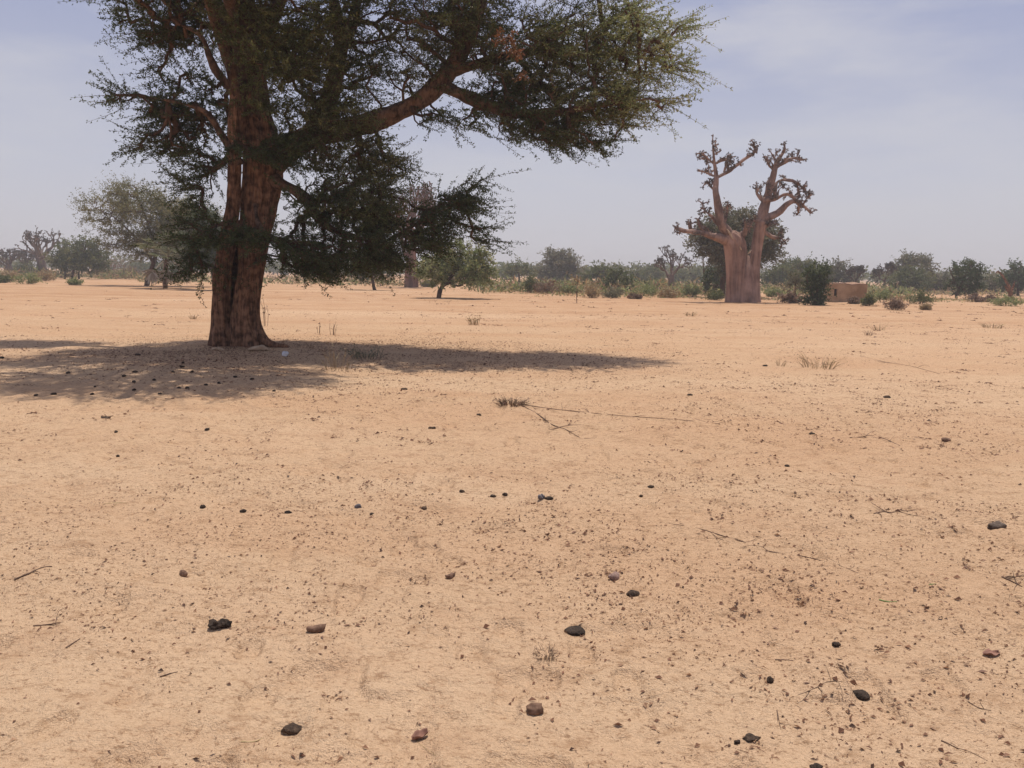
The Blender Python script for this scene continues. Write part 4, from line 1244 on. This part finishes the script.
def curled_leaf(name, label, cat, px, py, wpx, hpx, mat, seed, rot=0.0):
    p = G(px, py + hpx * .3); s = (p - CAM).length / F
    L = wpx * s; Wd = L * .55
    rg = np.random.default_rng(seed)
    n, k = 13, 9
    u, v = np.meshgrid(np.linspace(-1, 1, n), np.linspace(-1, 1, k), indexing='ij')
    x = u * L * .5; y = v * Wd * .5 * np.sqrt(np.clip(1.02 - u ** 2, 0, 1))
    z = hpx * s * (.12 + .55 * np.abs(v) ** 1.6 * (1 - .4 * u ** 2) + .22 * u ** 2 + .10 * np.sin(u * 5 + seed) * v)
    z = z + fbm(u * 2 + seed, v * 2, seed, 2) * hpx * s * .25
    z = np.maximum(z, .002)
    vt = np.stack([x, y, z], -1).reshape(-1, 3)
    i, j = np.meshgrid(np.arange(n - 1), np.arange(k - 1), indexing='ij'); a0 = (i * k + j).ravel()
    m = MB(); m.add(vt, np.stack([a0, a0 + k, a0 + k + 1, a0 + 1], 1))
    o = m.build(name, mat)
    o.location = p; o.rotation_euler = (0, 0, rot)
    md = o.modifiers.new('thickness', 'SOLIDIFY'); md.thickness = .0012
    tag(o, label, cat)
    return o

lump('dung_lump', 'broken black double lump of dung lying on open sand at left', 'dung', 220, 622, 20, 12, M_DUNGB, 1, .1, None, 2, .42)
pod('seed_pod', 'curled brown pod with a ridged back right of the black double lump', 'seed pod', 316, 627, 18, 11, M_POD, 2, .5)
lump('stone', 'smooth dark oval stone lying alone, largest in the foreground centre', 'stone', 575, 629, 21, 10, M_DUNGB, 3, .0, None, 1, .09)
lump('stone', 'small round dark stone beside the greyish pink pod', 'stone', 633, 592, 13, 9, M_DUNG, 4, .2, None, 1, .10)
pod('seed_pod', 'pinkish grey shrivelled pod up left of the small round stone', 'seed pod', 613, 575, 14, 12, M_PINK, 5, .7)
lump('dung_lump', 'grey-brown half buried lump in the litter near the bottom centre', 'dung', 535, 707, 18, 15, M_POD, 6, .6, None, 1, .20)
lump('dung_lump', 'dark oval dung lump in the lower right, tilted and clean-edged', 'dung', 860, 693, 16, 11, M_DUNGB, 7, -.4, None, 1, .12)
lump('dung_lump', 'small upright dark dung lump left of the tilted oval one', 'dung', 770, 678, 10, 12, M_DUNG, 8, .9, None, 1, .16)
lump('stone', 'grey mound-shaped stone at the right edge of the sand', 'stone', 997, 519, 16, 9, M_STONE, 9, .1, None, 1, .30)
lump('dung_lump', 'dark ridged lump near the bottom left edge', 'dung', 293, 727, 18, 11, M_DUNG, 10, -.1, None, 1, .28)
lump('dung_lump', 'flat dark brown crumb near bottom right, wider of a pair', 'dung', 751, 737, 14, 5, M_DUNG, 11, .1, None, 1, .25)
lump('dung_lump', 'tiny angular dark crumb left of the flat one near bottom right', 'dung', 737, 741, 8, 7, M_DUNGB, 12, .5, None, 1, .3)
lump('dung_lump', 'dark crumb half cut by the bottom edge right of centre', 'dung', 816, 766, 11, 6, M_DUNGB, 13, .1, None, 1, .25)
curled_leaf('dry_leaf', 'folded rusty brown leaf lying far right in the foreground', 'leaf', 991, 654, 15, 5, M_RED, 14, .2)
curled_leaf('dry_leaf', 'crumpled reddish pink leaf near the bottom edge in the centre', 'leaf', 420, 736, 18, 8, M_RED, 15, .8)
lump('dung_lump', 'dark angular crumb on clean sand above the upright lump', 'dung', 836, 643, 10, 8, M_DUNG, 16, .5, None, 1, .3)
pod('seed_pod', 'little brown curled pod on bare sand left of centre', 'seed pod', 450, 575, 10, 7, M_POD, 17, .4)
pod('seed_pod', 'small twisted brown pod below the row of dark pellets at left', 'seed pod', 184, 572, 9, 8, M_POD, 18, -.6)
lump('dung_lump', 'blackish leftmost pellet of the scattered row across the middle sand', 'dung', 203, 506, 7, 6, M_DUNGB, 19)
lump('dung_lump', 'round black pellet, second from left in the middle row', 'dung', 243, 510, 8, 6, M_DUNGB, 20)
lump('dung_lump', 'flat black pellet, third from left in the middle row', 'dung', 288, 511, 9, 5, M_DUNGB, 21)
lump('dung_lump', 'dark bluish pellet touching a small straw bit in the middle row', 'dung', 358, 504, 9, 7, M_BLUE, 22)
lump('dung_lump', 'small dark pellet just right of the bluish one in the middle row', 'dung', 372, 513, 6, 4, M_DUNGB, 23)
lump('dung_lump', 'slanting oval pellet right of the bluish one in the middle row', 'dung', 424, 507, 8, 6, M_DUNG, 24, .5)
lump('dung_lump', 'left pellet of the close dark pair in the middle of the sand', 'dung', 493, 495, 8, 5, M_DUNGB, 25)
lump('dung_lump', 'right pellet of the close dark pair in the middle of the sand', 'dung', 505, 493, 7, 6, M_DUNGB, 26)
lump('dung_lump', 'single reddish black crumb left of the close dark pair', 'dung', 462, 490, 7, 5, M_DUNG, 27)
lump('plastic_scrap', 'bluish grey scrap of plastic right of the close dark pair', 'plastic scrap', 541, 495, 9, 9, M_BLUE, 28, .4, None, 1, .45)
lump('dung_lump', 'dark crumb touching the bluish plastic scrap', 'dung', 549, 497, 10, 5, M_DUNGB, 29)
lump('dung_lump', 'dark pellet right of centre above the reddish litter patch', 'dung', 651, 486, 8, 5, M_DUNGB, 30)
lump('dung_lump', 'tiny brown pellet just left of the pellet above the reddish litter', 'dung', 641, 495, 5, 5, M_DUNG, 31)
lump('stone', 'brown pebble on clear sand left of the dry grass tuft', 'stone', 690, 394, 7, 4, M_DUNG, 32)
lump('dung_lump', 'black lump on pale sand just left of the dry grass tuft', 'dung', 765, 365, 6, 4, M_DUNGB, 33)
lump('dung_lump', 'dark oval crumb on the right sand beyond the middle row', 'dung', 812, 433, 7, 4, M_DUNGB, 34)
lump('dung_lump', 'dark round crumb nearer than the oval crumb on the right sand', 'dung', 787, 465, 6, 4, M_DUNGB, 35)
lump('stone', 'brownish flat stone far right of the oval crumbs', 'stone', 946, 441, 10, 6, M_POD, 36, -.3)
lump('dung_lump', 'dark crumb on bright sand far right, level with the broken twig', 'dung', 887, 396, 8, 4, M_DUNG, 37)
lump('dung_lump', 'double dark crumb left of the broken twig heap', 'dung', 432, 427, 10, 5, M_DUNG, 38, 0, None, 2)
lump('dung_lump', 'dark crumb at the shadow rim near the right of the big trunk', 'dung', 404, 388, 9, 4, M_DUNG, 39, 0, None, 2)
lump('dung_lump', 'dark pellet on lit sand above the double crumb, left of the twigs', 'dung', 479, 414, 6, 5, M_DUNGB, 40)
# droppings in the shade
SHADE = 'droppings scattered in the shade of the big tree'
for k, (x, y, w) in enumerate(((138, 354, 7), (135, 371, 7), (124, 375, 6), (134, 381, 6), (173, 371, 5), (182, 366, 6), (192, 371, 5), (183, 362, 5), (154, 379, 5), (179, 387, 5), (187, 387, 5), (206, 384, 6), (219, 382, 6), (235, 376, 5), (252, 378, 6), (134, 389, 5), (92, 392, 6), (95, 386, 4), (54, 393, 7), (36, 393, 5), (68, 372, 6), (2, 357, 6), (274, 390, 5), (160, 393, 5), (207, 428, 7), (116, 431, 5), (118, 455, 5), (106, 417, 10))):
    if y < 392: lump('dung_lump', 'small dark dropping lying in the shade under the big tree', 'dung', x, y, w, 4, M_DUNGB, 200 + k, k * .7, SHADE, 1, .2, sub=2)
    elif x == 106: lump('dung_lump', 'longish dark dropping on lit sand below the left end of the shadow', 'dung', x, y, w, 4, M_DUNG, 200 + k, .1)
    else: lump('dung_lump', 'small dark dropping on the sunlit sand along the near shadow edge', 'dung', x, y, w, 4, M_DUNGB, 200 + k, k * .7, 'droppings along the near shadow edge', 1, .2, sub=2)
lump('plastic_scrap', 'crumpled whitish plastic scrap beside the roots of the big trunk', 'plastic scrap', 285, 353, 7, 10, M_PLAST, 60, .5, None, 1, .4, sink=.02)
lump('stone', 'larger pale stone lying under the dense dark bush by the hut', 'stone', 813, 303, 5, 4, M_PINK, 61)
lump('stone', 'smaller pale stone under the dense dark bush, nearer the hut wall', 'stone', 821, 304, 3.5, 3, M_PINK, 62)

def stick(name, label, cat, pts, rpx, mat, seed, forks=0, group=None, lift=.4):
    """a twig lying on the sand through picture points, with side twigs"""
    rg = np.random.default_rng(seed)
    g = [G(*p) for p in pts]
    d = (g[0] - CAM).length; s = d / F; r = rpx * s * .62
    base = g[0]
    a = np.array([[p.x, p.y, p.z + r * lift] for p in g])
    m = MB()
    p, rr = sweep(m, a, list(np.linspace(r, r * .45, len(a))), 6, 4, None, r * .4, .4 / r)
    for _ in range(forks):
        i = rg.integers(1, len(p) - 1)
        ph = rg.uniform(0, 2 * np.pi); L = rg.uniform(6, 22) * s
        e = p[i] + np.array([math.cos(ph), math.sin(ph) * 1.5, .12]) * L
        e[2] = max(e[2], gz(e[0], e[1]) + r * .3)
        mid = (p[i] + e) / 2 + rg.normal(size=3) * L * .08
        mid[2] = max(mid[2], gz(mid[0], mid[1]) + r * .3)
        sweep(m, [p[i], mid, e], [rr[i] * .7, rr[i] * .55, rr[i] * .3], 5, 3)
    o = m.build(name, mat, None, base)
    o.location = base
    tag(o, label, cat, group)
    return o

stick('dead_twig', 'crooked two-piece brown stick lying near the left edge', 'twig', [(15, 580), (24, 576), (33, 572), (42, 568), (52, 566)], 1.5, M_STICK, 1, 1)
stick('dead_twig', 'short grey-brown stick below the crooked one at left', 'twig', [(33, 626), (48, 625), (63, 622)], 1.3, M_STICK, 2, 1)
stick('dead_twig', 'slanting brown stub right of the short grey-brown stick', 'twig', [(66, 648), (74, 643), (80, 639)], 1.3, M_STICK, 3)
stick('dead_twig', 'short dark stub on bare sand below the black double lump', 'twig', [(160, 677), (170, 674), (178, 672)], 1.2, M_STICK, 4)
stick('grass_stem', 'thin orange-yellow straw left of the row of dark pellets', 'straw', [(104, 504), (114, 503), (127, 503)], .8, M_STRAW, 5, 1)
stick('dead_branch', 'long thin branch reaching right from the small twig heap', 'branch', [(520, 404), (545, 408), (580, 412), (620, 416), (680, 420), (720, 424)], .6, M_STICK, 6, 14)
stick('dead_branch', 'bent dark branch reaching down right from the twig heap', 'branch', [(522, 406), (540, 416), (552, 424), (566, 430), (580, 438)], 1.1, M_STICK, 7, 6)
stick('dead_branch', 'thin wire-like branch curving down through the right-hand litter', 'branch', [(680, 524), (710, 532), (742, 542), (768, 550), (800, 556), (840, 566), (868, 578)], .8, M_STICK, 8, 16)
stick('dead_twig', 'tangled dark twig on the right sand near the grey stone', 'twig', [(874, 514), (884, 512), (892, 513), (902, 509)], 1.3, M_STICK, 9, 6)
stick('dead_twig', 'dark twig with a curled end near the lower right edge', 'twig', [(808, 694), (818, 687), (828, 682), (842, 682)], 1.0, M_STICK, 10, 5)
stick('dead_twig', 'short horizontal stub left of the small upright lump', 'twig', [(775, 660), (784, 660), (793, 661)], 1.1, M_STICK, 11)
stick('dead_twig', 'forked little twig standing at the lower right', 'twig', [(777, 711), (779, 721), (781, 730)], .9, M_STICK, 12, 2)
stick('dead_twig', 'dark pointed twig near the bottom right corner', 'twig', [(941, 741), (950, 745), (958, 749)], 1.5, M_STICK, 13, 1)
stick('grass_stem', 'curved yellow-green leaf blade near the bottom left', 'leaf', [(241, 742), (254, 742), (264, 738)], 1.3, M_STRAW, 14)
stick('green_leaf', 'fresh green leaf blade lying on the right-hand sand', 'leaf', [(879, 600), (888, 602), (897, 602)], 1.3, M_GREEN, 15)
stick('green_leaf', 'small green leaf above the fresh blade on the right', 'leaf', [(929, 585), (936, 584)], 1.1, M_GREEN, 16)
stick('dead_twig', 'brown twig with curled flakes at the far right edge', 'twig', [(1002, 576), (1012, 582), (1022, 587)], 1.4, M_STICK, 17, 4)
stick('dead_twig', 'brown stub under the shadow on lit sand at left', 'twig', [(101, 417), (108, 417), (113, 416)], 1.1, M_STICK, 18)
stick('grass_stem', 'long curved straw loop near the bottom edge, left of the grey lump', 'straw', [(414, 752), (412, 738), (420, 744), (436, 756)], .5, M_STRAW, 19)
stick('dead_branch', 'slender broken twig on bright sand at the middle right', 'branch', [(850, 438), (866, 437), (884, 439), (900, 446)], .8, M_STICK, 20, 6)
stick('dead_branch', 'faint long twig lying on pale sand right of the dry grass tuft', 'branch', [(860, 356), (885, 362), (910, 366), (940, 374)], .3, M_STICK, 21, 8)
stick('dead_twig', 'curled thin twig on sand right of the tilted oval lump', 'twig', [(968, 702), (978, 708), (991, 711)], .9, M_STICK, 22, 1)

def tuft(label, px, py, wpx, hpx, n, pal, seed, name='dry_grass_tuft', cat='grass tuft', leaves=0, thick=.35):
    rg = np.random.default_rng(seed)
    base = G(px, py); s = base.y / F
    m = MB()
    ph = rg.uniform(0, 2 * np.pi, n); rr = np.sqrt(rg.uniform(size=n))
    foot = np.stack([base.x + wpx * s * .35 * rr * np.cos(ph), base.y + wpx * s * .35 * rr * np.sin(ph)], 1)
    foot = np.column_stack([foot, ground_h(foot[:, 0], foot[:, 1]) - .01])
    h = hpx * s * rg.uniform(.4, 1.0, n)
    lean = np.stack([np.cos(ph), np.sin(ph), np.zeros(n)], 1) * (wpx * s * .3 * rg.uniform(.2, 1.1, n))[:, None]
    mid = foot + lean * .35 + np.array([0, 0, 1]) * (h * .6)[:, None]
    top = foot + lean + np.array([0, 0, 1]) * h[:, None] + rg.normal(size=(n, 3)) * h[:, None] * .1
    r = np.full(n, thick * s * .7)
    t = tints(pal, n, rg)
    frusta(m, foot, mid, r, r * .8, 3, t); frusta(m, mid, top, r * .8, r * .3, 3, t)
    if leaves:
        b = np.repeat(np.vstack([mid, top]), leaves, 0)
        leaf_quads(m, b, rg.normal(size=b.shape) + np.array([0, 0, .3]), 2.2 * s * rg.uniform(.6, 1.3, len(b)), .8 * s, tints(pal, len(b), rg), rg)
    o = m.build(name, M_DRY, None, base, smooth=False)
    o.location = base
    tag(o, label, cat)
    return o
tuft('dry grey twiggy weed in the shade right of the big trunk', 336, 370, 34, 26, 26, 'straw', 1, 'dry_weed', 'weed', 1)
tuft('greyish leafy weed patch at the shade behind the twiggy weed', 366, 358, 44, 12, 60, 'grey', 2, 'dry_weed', 'weed', 2)
tuft('thin dry stem with two side twigs at the far shadow edge', 333, 335, 8, 16, 5, 'brown', 3, 'dry_weed', 'weed', 1)
tuft('single thin upright dry stem near the trunk at the far shadow edge', 319, 333, 4, 13, 3, 'brown', 4, 'dry_weed', 'weed', 1)
tuft('brown slender seedling hugging the right side of the big trunk', 265, 326, 9, 32, 6, 'brown', 5, 'seedling', 'seedling', 3)
tuft('low dry grass tuft on open sand at the right', 818, 368, 44, 14, 46, 'straw', 6, 'dry_grass_tuft', 'grass tuft', 1)
tuft('sparse dry grass wisp left of the larger right-hand tuft', 780, 366, 14, 9, 12, 'straw', 7, 'dry_grass_tuft')
tuft('small dry weed on the sand between the big tree and centre', 474, 325, 16, 11, 22, 'straw', 8, 'dry_weed', 'weed', 2)
tuft('pale dry tuft on the sand left of the big trunk', 193, 319, 8, 6, 14, 'straw', 9)
tuft('dry grass tuft far right on the sand below the dead trunk', 992, 328, 26, 7, 30, 'straw', 10)
tuft('small brownish tuft right of centre on the far sand track', 878, 330, 18, 6, 22, 'straw', 11)
tuft('small dry tuft on sand right of the great baobab', 868, 335, 10, 6, 14, 'brown', 12)
tuft('heap of fine dark twigs in the middle of the sand', 512, 405, 34, 8, 110, 'brown', 13, 'twig_heap', 'twig heap', 1, .45)
tuft('reddish heap of fine twigs on sand in the foreground centre', 546, 655, 30, 8, 70, 'brown', 14, 'twig_heap', 'twig heap', 1, .5)
tuft('small dry weed on the far sand track left of the great baobab', 690, 316, 12, 5, 14, 'straw', 15, 'dry_weed', 'weed', 1)
tuft('small dark weed at the near rim of the shadow, right of the trunk', 585, 366, 9, 5, 10, 'brown', 16, 'dry_weed', 'weed', 1)

# ---- litter that nobody could count ---------------------------------------------------------
def litter():
    rg = np.random.default_rng(99)
    m = MB()
    pal = np.array([(0.15, 0.070, 0.039), (0.20, 0.098, 0.056), (0.27, 0.145, 0.083), (0.075, 0.040, 0.026), (0.35, 0.205, 0.12)])
    def scatter(n, r0, r1, smin, smax, thr):
        r = np.sqrt(rg.uniform(r0 ** 2, r1 ** 2, n)); a = rg.uniform(-.70, .70, n)
        x, y = r * np.sin(a), r * np.cos(a)
        dn = fbm(x / 1.3, y / 1.3, 61, 3) + .9 * fbm(x / .30, y / .30, 71, 3)
        bias = .04 * np.clip(x / np.maximum(y, 1) / .4, -1, 1)
        k = dn + bias + rg.uniform(-.7, .7, n) > thr
        return x[k], y[k]
    def flakes(x, y, smin, smax):
        n = len(x)
        L = smin * (smax / smin) ** (rg.uniform(0, 1, n) ** 2.2)
        z = ground_h(x, y)
        ph = rg.uniform(0, 2 * np.pi, n)
        d = np.stack([np.cos(ph), np.sin(ph), rg.uniform(-.05, .35, n)], 1)
        sd = np.stack([-np.sin(ph), np.cos(ph), rg.uniform(-.35, .35, n)], 1)
        asp = rg.uniform(.12, .55, n)
        b = np.stack([x, y, z + .001 + L * .06], 1)
        up = np.array([0, 0, 1.0]) * (L * rg.uniform(.1, .4, n))[:, None]
        Lc = L[:, None]; w = (L * asp)[:, None]
        v = np.stack([b - d * Lc * .5, b + sd * w * .5 + up, b + d * Lc * .5, b - sd * w * .5 + up * .4], 1).reshape(-1, 3)
        f = (np.arange(n) * 4)[:, None] + np.arange(4)[None]
        t = pal[rg.choice(5, n, p=[.3, .25, .2, .1, .15])] * rg.uniform(.8, 1.25, (n, 1))
        m.add(v, f, np.repeat(t, 4, 0))
    def crumbs(x, y, smin, smax):
        n = len(x)
        L = smin * (smax / smin) ** (rg.uniform(0, 1, n) ** 2.5)
        z = ground_h(x, y)
        c = np.stack([x, y, z + L * .15], 1)
        ph = rg.uniform(0, 2 * np.pi, n)
        a = np.stack([np.cos(ph), np.sin(ph), np.zeros(n)], 1) * (L * .5)[:, None]
        b = np.stack([-np.sin(ph), np.cos(ph), np.zeros(n)], 1) * (L * rg.uniform(.25, .5, n))[:, None]
        u = np.array([0, 0, 1.0]) * (L * rg.uniform(.2, .4, n))[:, None]
        v = np.stack([c + a, c + b, c - a, c - b, c + u, c - u * .5], 1).reshape(-1, 3)
        t6 = np.array([[0, 1, 4], [1, 2, 4], [2, 3, 4], [3, 0, 4]])
        f = (t6[None] + (np.arange(n) * 6)[:, None, None]).reshape(-1, 3)
        t = pal[rg.choice(5, n, p=[.25, .2, .2, .2, .15])] * rg.uniform(.8, 1.3, (n, 1))
        m.add(v, f, np.repeat(t, 6, 0))
    def straws(x, y, lmin, lmax):
        n = len(x)
        L = rg.uniform(lmin, lmax, n); ph = rg.uniform(0, 2 * np.pi, n)
        a = np.stack([x, y], 1)
        dv = np.stack([np.cos(ph), np.sin(ph)], 1)
        b = a + dv * L[:, None] * .5 + rg.normal(size=(n, 2)) * L[:, None] * .08
        c = a + dv * L[:, None]
        q = [np.column_stack([w, ground_h(w[:, 0], w[:, 1]) + .003]) for w in (a, b, c)]
        r = L * .028 * rg.uniform(.6, 1.4, n)
        t = pal[rg.choice(5, n)] * rg.uniform(.8, 1.3, (n, 1))
        frusta(m, q[0], q[1], r, r * .9, 3, t); frusta(m, q[1], q[2], r * .9, r * .5, 3, t)
    def clumps(nc, r0, r1, k):
        r = np.sqrt(rg.uniform(r0 ** 2, r1 ** 2, nc)); a = rg.uniform(-.70, .70, nc)
        cx, cy_ = r * np.sin(a), r * np.cos(a)
        kp = fbm(cx / 1.6, cy_ / 1.6, 81, 2) + .25 * np.clip(cx / np.maximum(cy_, 1) / .4, -1, 1) + rg.uniform(-.5, .5, nc) > -.1
        cx, cy_ = cx[kp], cy_[kp]; nc = len(cx)
        per = rg.integers(5, 40, nc)
        i = np.repeat(np.arange(nc), per)
        sg = rg.uniform(.02, .13, nc)[i] * k ** .5
        x = cx[i] + rg.normal(size=len(i)) * sg; y = cy_[i] + rg.normal(size=len(i)) * sg
        f = rg.uniform(size=len(i)) < .85
        flakes(x[f], y[f], .006 * k, .042 * k)
        crumbs(x[~f], y[~f], .003 * k, .010 * k)
        j = rg.uniform(size=len(i)) < .05
        straws(x[j], y[j], .012 * k, .04 * k)
    for (nc, r0, r1, k) in ((800, 1.6, 6.5, 1.0), (1100, 6.5, 14, 1.3), (800, 14, 34, 2.0), (500, 34, 60, 3.5)):
        clumps(nc, r0, r1, k)
    for (n, r0, r1, k) in ((46000, 1.6, 6.5, 1.0), (44000, 6.5, 14, 1.3), (30000, 14, 34, 2.0)):
        x, y = scatter(n, r0, r1, 0, 0, .10); flakes(x, y, .005 * k, .028 * k)
        x, y = scatter(n // 2, r0, r1, 0, 0, .18); crumbs(x, y, .0025 * k, .009 * k)
        x, y = scatter(n // 11, r0, r1, 0, 0, .16); straws(x, y, .010 * k, .035 * k)
    # leaf fall under the big tree, coloured dark and red to deepen its shadow
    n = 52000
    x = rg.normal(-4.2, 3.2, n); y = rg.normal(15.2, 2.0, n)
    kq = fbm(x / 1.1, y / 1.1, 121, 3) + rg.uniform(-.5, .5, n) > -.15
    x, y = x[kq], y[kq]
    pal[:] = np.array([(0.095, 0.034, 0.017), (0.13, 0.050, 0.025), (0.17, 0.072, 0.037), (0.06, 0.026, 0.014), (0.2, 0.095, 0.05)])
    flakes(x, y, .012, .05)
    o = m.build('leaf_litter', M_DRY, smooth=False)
    tag(o, 'fine brown leaf bits, crumbs and straw strewn over the sand', 'litter', kind='stuff')
    print('litter verts', m.n)
litter()

# ------------------------------------------------------------------ dusty air
def haze():
    m = bpy.data.materials.new('dusty_air')
    m.use_nodes = True
    t = m.node_tree
    for n in list(t.nodes): t.nodes.remove(n)
    out = t.nodes.new('ShaderNodeOutputMaterial')
    v = t.nodes.new('ShaderNodeVolumePrincipled')
    v.inputs['Color'].default_value = (0.92, 0.885, 0.885, 1)
    v.inputs['Density'].default_value = 0.00125
    v.inputs['Anisotropy'].default_value = 0.0
    t.links.new(v.outputs[0], out.inputs['Volume'])
    bm = bmesh.new()
    bmesh.ops.create_cube(bm, size=1.0)
    me = bpy.data.meshes.new('haze')
    for q in bm.verts:
        q.co = Vector((q.co.x * 5200, q.co.y * 5200, -1.6 + (q.co.z + .5) * 18.5))
    bm.to_mesh(me); bm.free()
    me.materials.append(m)
    o = bpy.data.objects.new('haze', me)
    COL.objects.link(o)
    tag(o, 'pale dusty air over the whole plain', 'haze', kind='stuff')
haze()
